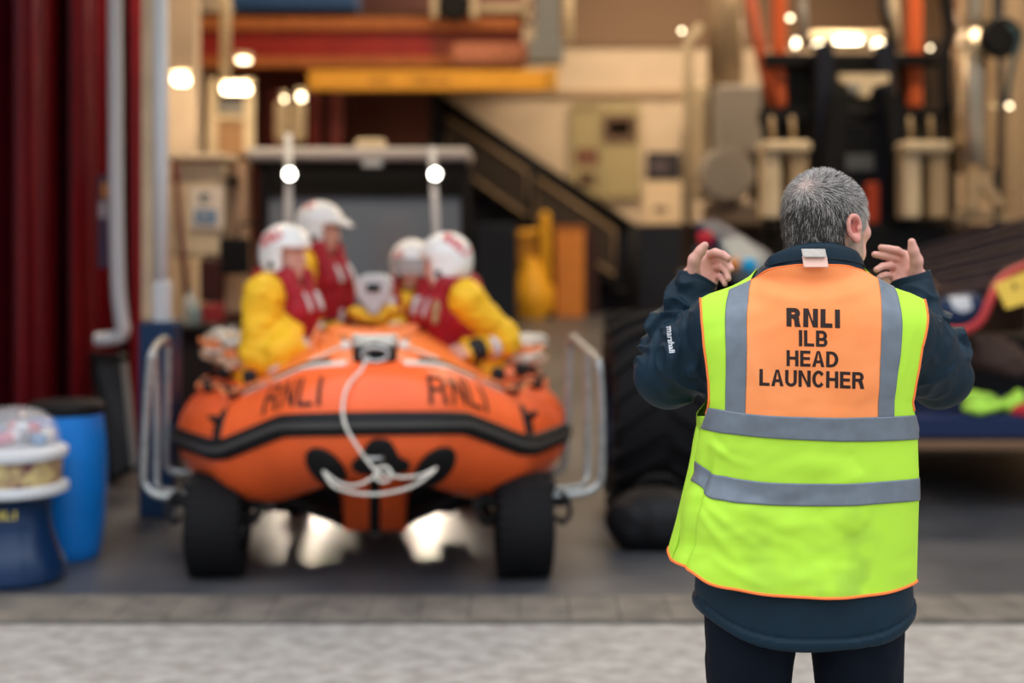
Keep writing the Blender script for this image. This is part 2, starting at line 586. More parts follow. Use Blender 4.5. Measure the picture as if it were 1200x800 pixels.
hand(body, [(806, 322, .215), (832, 336, .215)],
     [(829, 299, .235), (834, 305, .24), (837, 314, .24), (838, 324, .235)],
     [(812, 320, .195), (814, 304, .180), (821, 294, .172), (826, 287.5, .166)],
     [[(838, 295.5, .205), (847, 298, .190), (853.5, 302.5, .180)],
      [(845, 303.5, .207), (853, 309, .190), (857, 315, .178)],
      [(846, 312, .203), (852, 319, .186), (853.5, 326.5, .176)],
      [(844, 324, .205), (848.5, 329, .192), (849.5, 333, .184)]])
hand(body, [(1078, 322, .215), (1052, 335, .215)],
     [(1060, 299, .235), (1055, 304, .24), (1050, 313, .24), (1047, 324, .235)],
     [(1073, 320, .195), (1074, 305, .180), (1070.5, 294, .172), (1068.5, 283.5, .168)],
     [[(1051, 293.5, .220), (1041, 291.5, .205), (1032.5, 290, .195)],
      [(1045, 302, .222), (1035, 299.5, .205), (1025, 298, .193)],
      [(1042, 311, .215), (1034, 312, .198), (1027, 316, .186)],
      [(1039, 322, .210), (1034, 323, .196), (1030, 325, .188)]])
# finger nails are pressed into the tips of the thumbs
bv, bq = body.mesh()
bv = relax(bv, bq, 2, .4)
rel = (bv - HC) @ HM.T
colr = np.tile(np.array([0.60, 0.335, 0.25]), (len(bv), 1))
n1 = vnoise(bv, 70, 3)[:, None]; n2 = vnoise(bv, 380, 5)[:, None]
colr *= 1 + .10 * n1 + .08 * n2
onhead = rel[:, 2] > -.17
isear = onhead & (np.abs(rel[:, 0]) > .072) & (rel[:, 1] < .03) & (rel[:, 2] < .02) & (rel[:, 2] > -.06)
colr[isear] = np.array([0.72, 0.31, 0.25])
for sx in (1, -1):
    ec = HP(sx * .078, -.001, -.019); dd = np.linalg.norm((bv - ec) / np.array([.02, .02, .016]), axis=1)
    m_ = isear & (dd < 1) & ((bv - HP(sx * .078, 0, -.02)) @ (HM[0] * sx) < .011)
    colr[m_] = np.array([.50, .13, .10])  # shade in the hollow of the ear, put into the skin colour
beard = onhead & (rel[:, 2] < -.030) & (rel[:, 1] > -.005) & ~isear
bd = np.clip((-.022 - rel[:, 2]) / .02, 0, 1) * np.clip((rel[:, 1] + .012) / .02, 0, 1) * beard
colr = colr * (1 - bd[:, None] * .5) + bd[:, None] * .5 * (np.array([.30, .25, .21]) * (1 + .5 * n2))
hnd = np.abs(bv[:, 0] - ROOT[0]) > .12
colr[hnd] = np.array([.70, .36, .29]) * (1 + .10 * n1[hnd] + .05 * n2[hnd])
M_skinc = mat('weathered_skin', (.6, .3, .2), rough=.5, attr='Col', sss=.06, bump=.10, bscale=420)
o_body = build('body', bv, None, M_skinc, launcher, quads=bq, cols=colr)

# ---- short grey hair
hairv = Vol(HC - .14, HC + .14, .0032)
hairv.ell(HP(0, -.012, .012), (.0785, .0985, .0935), HM, .002)
hairv.ell(HP(0, .030, .0), (.0685, .060, .080), HM, .03)
hairv.cone(HP(0, -.030, -.045), HP(0, -.036, -.125), .0625, .0655, .03)
hv, hq = hairv.mesh()
hr = (hv - HC) @ HM.T
def hairline(p):
    """positive where hair grows"""
    x, y, z = p[..., 0], p[..., 1], p[..., 2]
    ax = np.abs(x)
    back = z + .118 - np.clip((y + .030) * 1.1, -.02, .07)
    side = .040 - y + np.clip((z - .0) * .25, -.012, .02)
    burn = np.where((z < -.012) & (y > -.012), .034 - y + (z + .012) * .3, 1)
    ear = np.hypot((y + .004) / .019, (z + .026) / .031) - 1.02
    ear = np.where(ax > .045, ear * .02, 1)
    front = .052 - y + (z - .06) * .5
    return np.minimum.reduce([back, side + .012, burn, ear, np.where(z > .03, front, 1)])
hd = hairline(hr)
keep = (hd > 0)[hq].all(1)
used = np.unique(hq[keep]); mp_ = np.full(len(hv), -1); mp_[used] = np.arange(len(used))
hv2, hq2 = hv[used], mp_[hq[keep]]
def hair_cols(p, rng=None):
    x, y, z = p[..., 0], p[..., 1], p[..., 2]
    wp = (LP(944, 218, -.03) - HC) @ HM.T
    d2 = ((x - wp[0]) / .034) ** 2 + ((y - wp[1]) / .030) ** 2 + ((z - wp[2]) / .028) ** 2
    thin = .95 * np.exp(-d2) + .75 * np.exp(-(((x - .0) / .045) ** 2)) * np.clip((z - .070) / .02, 0, 1) * np.clip((y + .06) / .06, .25, 1) + np.clip((y - .025) / .04, 0, 1) * (z > .05) * .5
    return np.clip(thin, 0, 1)
thin = hair_cols(hr[used])[:, None]
streak = vnoise(hr[used] * np.array([1, 1, .25]), 330, 9)[:, None]
grey = np.clip((hr[used][:, 1] + .01) / .05, 0, 1)[:, None] * (hr[used][:, 2] < .045)[:, None]
lowm = np.clip((.045 - hr[used][:, 2:3]) / .05, 0, 1) * np.clip((.02 - hr[used][:, 1:2]) / .03, 0, 1)
hc = np.array([.125, .108, .098]) * (1 + .4 * streak) * (1 + .9 * grey) * (1 - .72 * lowm)
hc = hc * (1 - .9 * thin) + .9 * thin * np.array([.50, .36, .30]) * (1 + .12 * streak)
M_hair = mat('greying_hair', (.1, .1, .1), rough=.6, attr='Col')
o_hair = build('hair', hv2, None, M_hair, launcher, quads=hq2, cols=hc, label='short greying hair, thin at the crown')
rng = np.random.default_rng(4)
cen = hv2[hq2].mean(1); nn = vnormals(hv2, hq2)[hq2].mean(1)
cr = (cen - HC) @ HM.T
th = hair_cols(cr)
w = (1 - .85 * th)
pick = rng.choice(len(cen), size=34000, p=w / w.sum())
base = cen[pick] + rng.normal(0, .0018, (len(pick), 3)); N = nn[pick]; cr = cr[pick]; th = th[pick]
whorl = LP(944, 218, -.03)
down = -np.tile(HM[2], (len(pick), 1)); away = base - whorl; away /= np.linalg.norm(away, axis=1, keepdims=True)
dirn = away * .8 + down * np.clip(.9 - cr[:, 2:3] * 8, .1, 1.2) - HM[1] * .35 * (cr[:, 2:3] < .03)
swirl = np.cross(N, away); dirn += swirl * .35 * (cr[:, 2:3] > .02)
dirn += rng.normal(0, .22, dirn.shape)
dirn -= N * (dirn * N).sum(1, keepdims=True); dirn /= np.linalg.norm(dirn, axis=1, keepdims=True)
Ls = rng.uniform(.009, .019, len(pick)) * (1 - .25 * th) * np.where(cr[:, 2] < -.045, .6, 1)
lift = rng.uniform(.05, .30, len(pick))
wd = np.cross(N, dirn); wd *= .00032
p0 = base - N * .001; p1 = base + dirn * (Ls * .5)[:, None] + N * (lift * Ls * .7)[:, None] + N * .0006
p2 = base + dirn * Ls[:, None] + N * (lift * Ls)[:, None] + N * .0008
SV = np.stack([p0 - wd, p0 + wd, p1 - wd * .8, p1 + wd * .8, p2 - wd * .3, p2 + wd * .3], 1).reshape(-1, 3)
k6 = np.arange(len(pick))[:, None] * 6
SQ = np.concatenate([k6 + np.array([0, 1, 3, 2]), k6 + np.array([2, 3, 5, 4])])
low_ = np.clip((.045 - cr[:, 2]) / .05, 0, 1) * np.clip((.02 - cr[:, 1]) / .03, 0, 1)
white = rng.random(len(pick)) < (.46 - .36 * low_ + .14 * (vnoise(base, 60, 5) > .1) + .45 * np.clip((cr[:, 1] + .01) / .05, 0, 1) * (cr[:, 2] < .045) + .25 * th)
pc = np.where(white[:, None], np.array([.50, .46, .42]), np.array([.042, .035, .031])) * rng.uniform(.6, 1.25, (len(pick), 1))
build('hair_strands', SV, None, M_hair, o_hair, quads=SQ, cols=np.repeat(pc, 6, 0))

# ---- jacket
jk = Vol(ROOT + (-.45, -.26, .70), ROOT + (.45, .40, 1.62), .0042)
TZ = np.array([.70, .745, .80, .90, 1.02, 1.15, 1.28, 1.37, 1.425, 1.465, 1.51, 1.56])
TW = np.array([.226, .232, .233, .228, .222, .218, .218, .222, .205, .165, .115, .09])
TD = np.array([.158, .162, .162, .155, .150, .142, .142, .132, .115, .100, .088, .08])
def torso(X, Y, Z):
    zz = Z.ravel(); w = np.interp(zz, TZ, TW)[None, None, :]; d = np.interp(zz, TZ, TD)[None, None, :]
    cxs = np.interp(zz, [.72, .85, 1.05], [-.013, -.012, .004])[None, None, :]
    x = (X - ROOT[0] - cxs) / w; y = (Y - ROOT[1] - .005) / d
    n = 2.5
    r = (np.abs(x) ** n + np.abs(y) ** n) ** (1 / n) + 0 * Z
    f = (r - 1) * np.minimum(w, d)
    # rounded hem, lower at the back middle
    hem = .742 + .055 * (np.abs(x) ** 3.0) + 0 * Y
    return np.maximum(f, np.maximum(hem - Z, Z - 1.535)).astype(np.float32)
jk.op(torso, ROOT + (-.25, -.17, .70), ROOT + (.25, .17, 1.55), .0)
for s_ in (-1, 1):
    jk.cone(ROOT + (s_ * .06, 0, 1.455), ROOT + (s_ * .185, 0, 1.400), .058, .070, .04)
    up = EL[s_] - SH[s_]
    jk.chain([SH[s_], SH[s_] + up * .5, EL[s_] + (s_ * .004, -.015, -.002)], [.080, .081, .073], .03)
    fa = WR[s_] - EL[s_]; L_ = np.linalg.norm(fa); fa /= L_
    jk.chain([EL[s_] + (s_ * .004, -.015, -.002), EL[s_] + fa * .09, EL[s_] + fa * (L_ - .03), EL[s_] + fa * (L_ + .02)], [.073, .066, .047, .045], .02)
    # the open cuff end
    cdir = (LP(826, 300, .225) - LP(815, 329, .215)) if s_ < 0 else (LP(1058, 300, .225) - LP(1068, 329, .215))
    cdir /= np.linalg.norm(cdir)
    cc = LP(816, 329, .215) if s_ < 0 else LP(1068, 328, .215)
    def cut(X, Y, Z):
        return -((X - cc[0]) * cdir[0] + (Y - cc[1]) * cdir[1] + (Z - cc[2]) * cdir[2])
    jk.op(lambda X, Y, Z: np.maximum(cut(X, Y, Z), np.sqrt((X - cc[0]) ** 2 + (Y - cc[1]) ** 2 + (Z - cc[2]) ** 2) - .09), cc - .09, cc + .09, .002, True)
    if s_ < 0: CUFL = (cc, cdir)
    else: CUFR = (cc, cdir)
jv, jq = jk.mesh()
jv = relax(jv, jq, 3, .5)
jn = vnormals(jv, jq)
disp = np.zeros(len(jv))
for s_ in (-1, 1):
    for (a, b, w1, amp, freq, ph) in ((SH[s_], EL[s_], .08, .0060, 17, 0), (EL[s_], WR[s_], .07, .0105, 30, 1.3)):
        ab = b - a; L_ = np.linalg.norm(ab); ab /= L_
        t = (jv - a) @ ab; rad = np.linalg.norm(jv - a - t[:, None] * ab, axis=1)
        inr = np.clip(1 - (rad - .075) / .03, 0, 1) * np.clip((t + .02) / .04, 0, 1) * np.clip((L_ + .0 - t) / .05, 0, 1)
        side = np.array([0, -1.0, 0]); side -= ab * side.dot(ab); side /= np.linalg.norm(side); b2 = np.cross(ab, side)
        ang = np.arctan2((jv - a) @ b2, (jv - a) @ side)
        nz = vnoise(jv + s_ * 3.1, 17, 21 + int(ph * 10)); nz2 = vnoise(jv, 34, 23)
        arg = t * freq * 2.1 + 2.0 * np.sin(ang + ph) + 3.4 * nz + 1.2 * nz2
        rdg = (1 - np.abs(np.sin(arg * .8))) ** 1.35
        disp += inr * amp * 1.7 * (rdg * 1.7 - .5) * np.clip(.75 + .7 * vnoise(jv, 11, 41 + s_), 0, 2)
disp += .0045 * vnoise(jv, 10, 31) + .0012 * vnoise(jv, 26, 33)
# hem band at the bottom of the jacket
xx = (jv[:, 0] - ROOT[0] + .013) / .233
hemz = .742 + .055 * np.abs(xx) ** 3
hb = jv[:, 2] - hemz
disp += np.where((hb > .0) & (hb < .020) & (jv[:, 2] < .90), .004, 0) - np.where((hb >= .020) & (hb < .026) & (jv[:, 2] < .9), .003, 0)
jv = jv + jn * disp[:, None]
jv = relax(jv, jq, 1, .4)
o_jacket = build('jacket', jv, None, M_navy, launcher, quads=jq, label='dark navy softshell jacket')
# cuffs: a stiff band round each wrist
for (cc, cdir), s_ in ((CUFL, -1), (CUFR, 1)):
    u = np.array([0, 1.0, 0]); u -= cdir * u.dot(cdir); u /= np.linalg.norm(u); b2 = np.cross(cdir, u)
    prof = [(.043, -.030), (.0475, -.028), (.0475, -.014), (.049, .006), (.0485, .0085), (.0445, .0075), (.041, -.02)]
    vs = []; fs = []; n = 40
    for i, (r, h) in enumerate(prof):
        for j in range(n):
            t = 2 * PI * j / n
            vs.append(cc + cdir * (h + .0015 * math.sin(3 * t + s_)) + (u * math.cos(t) * .86 + b2 * math.sin(t)) * r)
    m_ = len(prof)
    fs = [(i * n + j, i * n + (j + 1) % n, (i + 1) * n + (j + 1) % n, (i + 1) * n + j) for i in range(m_ - 1) for j in range(n)]
    fix_normals(build('cuff', vs, fs, M_navy, o_jacket))
# collar
def collar_pt(t, r_add, zf):
    # t = 0 at the nape, +-pi at the throat
    c = np.array([math.sin(t), -math.cos(t)])
    top = 1.586 - .050 * (1 - math.cos(t)) / 2 - .012 * math.sin(t) ** 2
    bot = 1.495
    fl = .004 + .012 * math.sin(t) ** 2
    z = bot + (top - bot) * zf
    rx = .096 + .004 * zf + (1 - zf) * .008; ry = .080 + (1 - zf) * .004
    return ROOT + (.010 + c[0] * (rx + r_add), -.008 + .01 * zf + c[1] * (ry + r_add), z)
prof = [(.004, 0), (.006, .3), (.007, .6), (.006, .86), (.003, .97), (-.003, 1.0), (-.010, .96), (-.013, .80), (-.014, .4), (-.014, .0)]
ts = np.linspace(-PI * .93, PI * .93, 72)
G = np.array([[collar_pt(t, ra + .0016 * math.sin(9 * t) * zf, zf) for t in ts] for ra, zf in prof])
mb = MB().grid(G); o_col = mb.build('collar', M_navy, o_jacket, smooth=True)
# piping along the collar edge
pp = [collar_pt(t, .0075, .62) for t in ts]
MB().tube(pp, .0018, 6).build('collar_piping', M_navy_in, o_jacket, smooth=True)

# ---- trousers and shoes
tr = Vol(ROOT + (-.28, -.22, .04), ROOT + (.28, .22, .95), .008)
def hips(X, Y, Z):
    x = (X - ROOT[0] + .012) / .205; y = (Y - ROOT[1]) / .135
    return np.maximum(((np.abs(x) ** 2.4 + np.abs(y) ** 2.4) ** (1 / 2.4) - 1 + 0 * Z) * .135, np.maximum(.80 - Z, Z - .93)).astype(np.float32)
tr.op(hips, ROOT + (-.2, -.14, .80), ROOT + (.2, .14, .93), .02)
FT = {}
for s_ in (-1, 1):
    hp = ROOT + (s_ * .112 - .012, 0, .80); kn = ROOT + (s_ * .125 - .008, .015, .47); an = ROOT + (s_ * .135, -.01, .085)
    tr.chain([hp, kn, an], [.108, .083, .070], .02); FT[s_] = an
tr.op(lambda X, Y, Z: (Z - .075) + 0 * X + 0 * Y, ROOT + (-.3, -.2, .0), ROOT + (.3, .2, .07), .004, True)
tv, tq = tr.mesh(); tv = relax(tv, tq, 2)
tn = vnormals(tv, tq)
tv = tv + tn * (.006 * vnoise(tv * np.array([1, 1, .6]), 13, 2) + .003 * vnoise(tv, 30, 5))[:, None]
build('trousers', tv, None, M_trouser, launcher, quads=tq, label='dark navy work trousers')
for s_ in (-1, 1):
    sv = Vol(FT[s_] + (-.07, -.10, -.09), FT[s_] + (.07, .24, .05), .005)
    sv.chain([FT[s_] + (0, -.02, -.035), FT[s_] + (s_ * .004, .08, -.048), FT[s_] + (s_ * .012, .17, -.050)], [.046, .045, .034], .03)
    sv.cone(FT[s_] + (0, -.01, .01), FT[s_] + (0, 0, -.03), .045, .045, .02)
    gz = 0.0
    sv.op(lambda X, Y, Z: (Z - .002) + 0 * X + 0 * Y, FT[s_] + (-.1, -.2, -.3), FT[s_] + (.1, .3, -.08), .004, True)
    a, b = sv.mesh(); build('shoe', relax(a, b, 1), None, M_shoe, launcher, quads=b)

# ---- high-visibility vest
def cr(xs, ys):
    xs = np.array(xs, float); ys = np.array(ys, float)
    return lambda t: np.interp(t, xs, ys)
def smooth_interp(xs, ys):
    xs = np.array(xs, float); ys = np.array(ys, float)
    m = np.gradient(ys, xs)
    def f(t):
        t = np.clip(np.asarray(t, float), xs[0], xs[-1]); i = np.clip(np.searchsorted(xs, t) - 1, 0, len(xs) - 2)
        h = xs[i + 1] - xs[i]; s = (t - xs[i]) / h
        return (ys[i] * (1 + 2 * s) * (1 - s) ** 2 + m[i] * h * s * (1 - s) ** 2 + ys[i + 1] * s * s * (3 - 2 * s) + m[i + 1] * h * s * s * (s - 1))
    return f
Lf = smooth_interp([310, 348, 370, 400, 430, 460, 485, 500, 520, 545, 590, 625, 655, 700], [818, 821, 822, 825, 828, 830, 827, 822, 817, 813, 803, 795, 787, 780])
Rf = smooth_interp([310, 348, 362, 400, 440, 480, 500, 540, 590, 640, 680, 700], [1076, 1083, 1086, 1083, 1076, 1068, 1066, 1067, 1068, 1070, 1071, 1072])
hemf = smooth_interp([0, .04, .10, .16, .30, .52, .75, .9, 1], [656, 662, 671, 682, 692, 699, 699, 692, 679])
topf = smooth_interp([0, .07, .16, .25, .315, .40, .60, .68, .76, .86, .95, 1], [350, 345, 336, 326, 316.5, 312, 310.5, 312, 320, 335, 345, 351])
Df = smooth_interp([0, .15, .35, .6, .75, .85, .92, .97, 1], [.172, .165, .155, .150, .145, .133, .110, .078, .050])
NU, NV = 150, 190
def sheet(front=False):
    tt = np.linspace(0, 1, NU); U = (1 - np.cos(PI * tt)) / 2; V = np.linspace(0, 1, NV)
    U, V = np.meshgrid(U, V)
    py = hemf(U) * (1 - V) + (topf(U) + ((120 * np.exp(-(np.abs(U - .5) / .24) ** 4) + 14) if front else 0)) * V
    ins = 52 * np.clip((492 - py) / 60, 0, 1) if front else 0
    px = (Lf(py) + ins) * (1 - U) + (Rf(py) - ins) * U
    if front: px = px + np.clip((py - 505) / 60, -1, 0) * 0
    a = np.abs(2 * U - 1)
    q = np.interp(py, [360, 470, 505], [.90, .90, 1.0])
    D = Df(V)
    cen_ = np.exp(-(np.abs(U - .5) / .27) ** 4)
    D = np.maximum(D, (.118 - .02 * V) * cen_)
    y = -D * np.maximum(1 - (a * q) ** 2.6, 0) ** (1 / 2.6)
    if front: y = -y * .95
    yw = y
    Yw = PY + yw
    G = np.stack([(px - CX) * Yw / F, Yw, H - (py - CY) * Yw / F], -1)
    if front:      # keep the side seams shared: same x, z as the back sheet's silhouette
        Yb = PY - np.abs(y) / .95
        G[..., 0] = (px - CX) * Yb / F; G[..., 2] = H - (py - CY) * Yb / F
    return G, px, py
G, GPX, GPY = sheet()
# drape: broad hanging folds and small creases
ca = GPX; cb = GPY
low = np.clip((cb - 560) / 120, 0, 1)
fold = .0050 * low * np.sin((ca - 815) / 15.0 + .010 * (cb - 600)) * np.clip((900 - ca) / 60, 0, 1)
fold += .0040 * low * np.sin((ca) / 23.0 - (cb - 600) * .03) * np.clip((ca - 950) / 60, 0, 1)
# crossing drag lines from the side seams
p3 = np.stack([ca * .012 + cb * .010, cb * .034 - ca * .012, 0 * ca], -1)
fold += .0075 * vnoise(p3, 1.0, 3) * np.clip((cb - 480) / 60, .25, 1)
p4 = np.stack([ca * .03, cb * .012, 0 * ca], -1)
fold += .0035 * vnoise(p4, 1.0, 6) * np.clip((cb - 380) / 150, .3, 1)
p5 = np.stack([ca * .035 - cb * .03, cb * .075 + ca * .03, 0 * ca], -1)
fold += .0022 * vnoise(p5, 1.0, 8) * np.clip((cb - 380) / 150, .4, 1)
p6 = np.stack([ca * .02, cb * .09 + np.abs(ca - 950) * .03, 0 * ca], -1)
fold += .0022 * vnoise(p6, 1.0, 11) * np.exp(-((cb - 335) / 22.0) ** 2)
# drag folds, each running from a point to another
for x0_, y0_, x1_, y1_, am, wd_ in ((822, 600, 872, 668, .0060, 5), (826, 588, 900, 650, .0045, 5), (838, 655, 905, 690, .0045, 6), (1064, 598, 1000, 668, .0055, 6), (1062, 622, 1020, 688, .0045, 5),
                                    (1066, 520, 1010, 552, .0055, 5), (1062, 530, 1036, 556, .0045, 4), (832, 520, 885, 548, .0050, 5), (840, 512, 870, 545, -.0035, 4), (880, 610, 960, 640, -.0030, 7),
                                    (960, 605, 1040, 650, -.0032, 7), (850, 610, 850, 690, .0030, 5), (1045, 600, 1052, 690, .0034, 5), (930, 640, 990, 690, .0026, 8), (1058, 440, 1072, 380, .0030, 3), (833, 440, 842, 380, .0028, 3),
                                    (885, 340, 960, 352, .0034, 5), (1025, 338, 960, 350, .0030, 5), (880, 420, 905, 480, .0022, 6), (1026, 430, 1000, 482, .0022, 6), (905, 322, 990, 326, -.0024, 4)):
    ex, ey = x1_ - x0_, y1_ - y0_; l2 = ex * ex + ey * ey
    tq_ = np.clip(((ca - x0_) * ex + (cb - y0_) * ey) / l2, 0, 1)
    dd_ = np.hypot(ca - x0_ - tq_ * ex, cb - y0_ - tq_ * ey - 4 * np.sin(tq_ * 3))
    fold += am * np.exp(-(dd_ / wd_) ** 2) * np.sin(PI * np.clip(tq_ * .8 + .18, 0, 1))
# the soft gather beside the left seam
sx_ = ca - (Lf(cb) + 14)
fold += -.012 * np.exp(-(sx_ / 5.0) ** 2) * np.clip((cb - 520) / 40, 0, 1) * np.clip((700 - cb) / 50, .3, 1)
def grid_normals(G):
    du = np.gradient(G, axis=1); dv = np.gradient(G, axis=0)
    n = np.cross(du, dv); n /= np.linalg.norm(n, axis=-1, keepdims=True) + 1e-9
    return n
Nn = grid_normals(G)
if Nn[NV // 2, NU // 2, 1] > 0: Nn = -Nn
G = G + Nn * fold[..., None]
def pushout(G, gap=.006, it=14):
    for _ in range(it):
        f = jk.sample(G); need = np.maximum(gap - f, 0)
        if need.max() < 1e-4: break
        g = jk.grad(G.reshape(-1, 3)).reshape(G.shape)
        G = G + g * need[..., None]
    return G
G = pushout(G)
# even the sheet after pushing (cloth bridges small hollows)
for _ in range(6):
    Gs = G.copy()
    Gs[1:-1, 1:-1] = (G[:-2, 1:-1] + G[2:, 1:-1] + G[1:-1, :-2] + G[1:-1, 2:]) / 4
    G = G * .6 + Gs * .4
    f = jk.sample(G); G = G + np.array([0, -1.0, 0]) * np.maximum(.004 - f, 0)[..., None]
Nn = grid_normals(G)
if Nn[NV // 2, NU // 2, 1] > 0: Nn = -Nn
Gf, _, _ = sheet(True)
for _ in range(10):
    f_ = jk.sample(Gf); Gf = Gf + np.array([0, 1.0, 0]) * np.maximum(.006 - f_, 0)[..., None]
mb = MB().grid(G)
mb.grid(Gf)
# side seams below the armholes and shoulder seams join the two sheets
lowrows = [i for i in range(NV) if GPY[i, 0] > 486]
for col in (0, NU - 1):
    A = G[lowrows, col]; B = Gf[lowrows, col]; mb.grid(np.stack([A, B], 1))
for cols in (range(0, 48), range(102, NU)):
    cols = list(cols); A = G[-1, cols]; B = Gf[-1, cols]
    arch = [A]
    for t in (.25, .5, .75):
        m_ = A * (1 - t) + B * t; m_ = m_ + np.array([0, 0, .002 * math.sin(PI * t)])
        for _ in range(5):
            f = jk.sample(m_); m_ = m_ + np.array([0, 0, 1.0]) * np.maximum(.006 - f, 0)[..., None]
        arch.append(m_)
    arch.append(B)
    mb.grid(np.stack(arch, 0))
vv = np.array(mb.v)
zl = np.clip((1.18 - vv[:, 2]) / .25, 0, 1)
dirt = np.clip(vnoise(vv * np.array([1, 1, .8]), 14, 51) + .5 * vnoise(vv, 38, 52) - .15, 0, 1) * zl * np.exp(-((vv[:, 0] - ROOT[0]) / .16) ** 2)
dirt += .35 * np.clip(vnoise(vv * np.array([.5, .5, 2.0]), 22, 53), 0, 1) * zl
vc = np.array([.47, .80, .05]) * (1 + .05 * vnoise(vv, 8, 54))[:, None]
vc = vc * (1 - .55 * dirt[:, None]) + .55 * dirt[:, None] * np.array([.16, .27, .05])
o_vest = build('vest', mb.v, mb.f, M_hiyel, launcher, cols=vc, label='fluorescent yellow vest with an orange back panel')
fix_normals(o_vest)
md = o_vest.modifiers.new('Solid', 'SOLIDIFY'); md.thickness = .0012; md.offset = -1

def vest_uv(px, py):
    px = np.asarray(px, float); py = np.asarray(py, float)
    u = (px - Lf(py)) / (Rf(py) - Lf(py)); u = np.clip(u, 0, 1)
    v = (hemf(u) - py) / (hemf(u) - topf(u)); v = np.clip(v, 0, 1)
    t = np.arccos(1 - 2 * u) / PI
    return t * (NU - 1), v * (NV - 1)
def bil(A, i, j):
    i = np.clip(i, 0, NU - 1.0001); j = np.clip(j, 0, NV - 1.0001)
    i0 = i.astype(int); j0 = j.astype(int); a = (i - i0)[..., None]; b = (j - j0)[..., None]
    return (A[j0, i0] * (1 - a) * (1 - b) + A[j0, i0 + 1] * a * (1 - b) + A[j0 + 1, i0] * (1 - a) * b + A[j0 + 1, i0 + 1] * a * b)
def on_vest(px, py, off):
    i, j = vest_uv(px, py)
    return bil(G, i, j) + bil(Nn, i, j) * off
def vest_patch(name, x0, x1, y0, y1, m, off, parent=o_vest, nx=60, ny=60, label=None):
    """x0(y), x1(y) and y0(x), y1(x) are functions of the pixel position"""
    s, t = np.meshgrid(np.linspace(0, 1, nx), np.linspace(0, 1, ny))
    py = np.full_like(s, 400.0); px = np.full_like(s, 950.0)
    for _ in range(6):
        px = x0(py) * (1 - s) + x1(py) * s
        py = y0(px) * (1 - t) + y1(px) * t
    o = MB().grid(on_vest(px, py, off)).build(name, m, parent, smooth=True, label=label)
    md = o.modifiers.new('Solid', 'SOLIDIFY'); md.thickness = .0009; md.offset = 0
    return o
C_ = lambda v: (lambda t: np.full_like(np.asarray(t, float), v))
def topline(px):
    u = (px - Lf(340)) / (Rf(340) - Lf(340)); return topf(u)
xa = smooth_interp([315, 330, 360, 420, 490], [884, 880, 876, 875, 873])
xb = smooth_interp([315, 335, 350, 400, 450, 495], [1026, 1030, 1032, 1032, 1030, 1028])
vest_patch('orange_panel', xa, xb, topline, C_(491), M_hiora, .0010, nx=90, ny=90, label='orange panel of the vest back')
xl0 = smooth_interp([330, 360, 420, 490], [856, 851, 851, 849])
xr1 = smooth_interp([330, 345, 370, 410, 450, 495], [1044, 1051, 1056, 1056, 1050, 1044])
vest_patch('brace_tape', xl0, xa, topline, C_(489), M_refl, .0018, nx=16, label='grey reflective tape')
vest_patch('brace_tape', xb, xr1, topline, C_(489), M_refl, .0018, nx=16, label='grey reflective tape')
b0 = smooth_interp([815, 830, 870, 945, 1010, 1068], [477, 478, 484, 488.5, 489, 486])
b1 = smooth_interp([815, 830, 870, 945, 1010, 1068], [500, 504, 510, 515.5, 517, 513])
vest_patch('band_tape', lambda y: Lf(y) + .6, lambda y: Rf(y) - .4, b0, b1, M_refl, .0026, nx=110, ny=14, label='grey reflective tape')
c0 = smooth_interp([805, 816, 826, 850, 890, 945, 1010, 1069], [533, 541, 551, 558, 564, 566.5, 565, 559])
c1 = smooth_interp([805, 816, 826, 850, 890, 945, 1010, 1069], [561, 567, 579, 587, 591, 593, 591, 584])
vest_patch('band_tape', lambda y: Lf(y) + .6, lambda y: Rf(y) - .4, c0, c1, M_refl, .0026, nx=110, ny=14, label='grey reflective tape')
# binding: hem, armholes, neck
def bind(pts, r=.0032, nm='binding'):
    MB().tube(pts, r, 8).build(nm, M_bind, o_vest, smooth=True, label='orange edge binding')
bind(list(G[0]) )
bind(list(Gf[0]))
arm = [i for i in range(NV) if GPY[i, 0] <= 486]; bind(list(G[arm, 0]), .0030)
arm = [i for i in range(NV) if GPY[i, -1] <= 482]; bind(list(G[arm, -1]), .0030)
bind(list(G[-1, 46:104]), .0022)
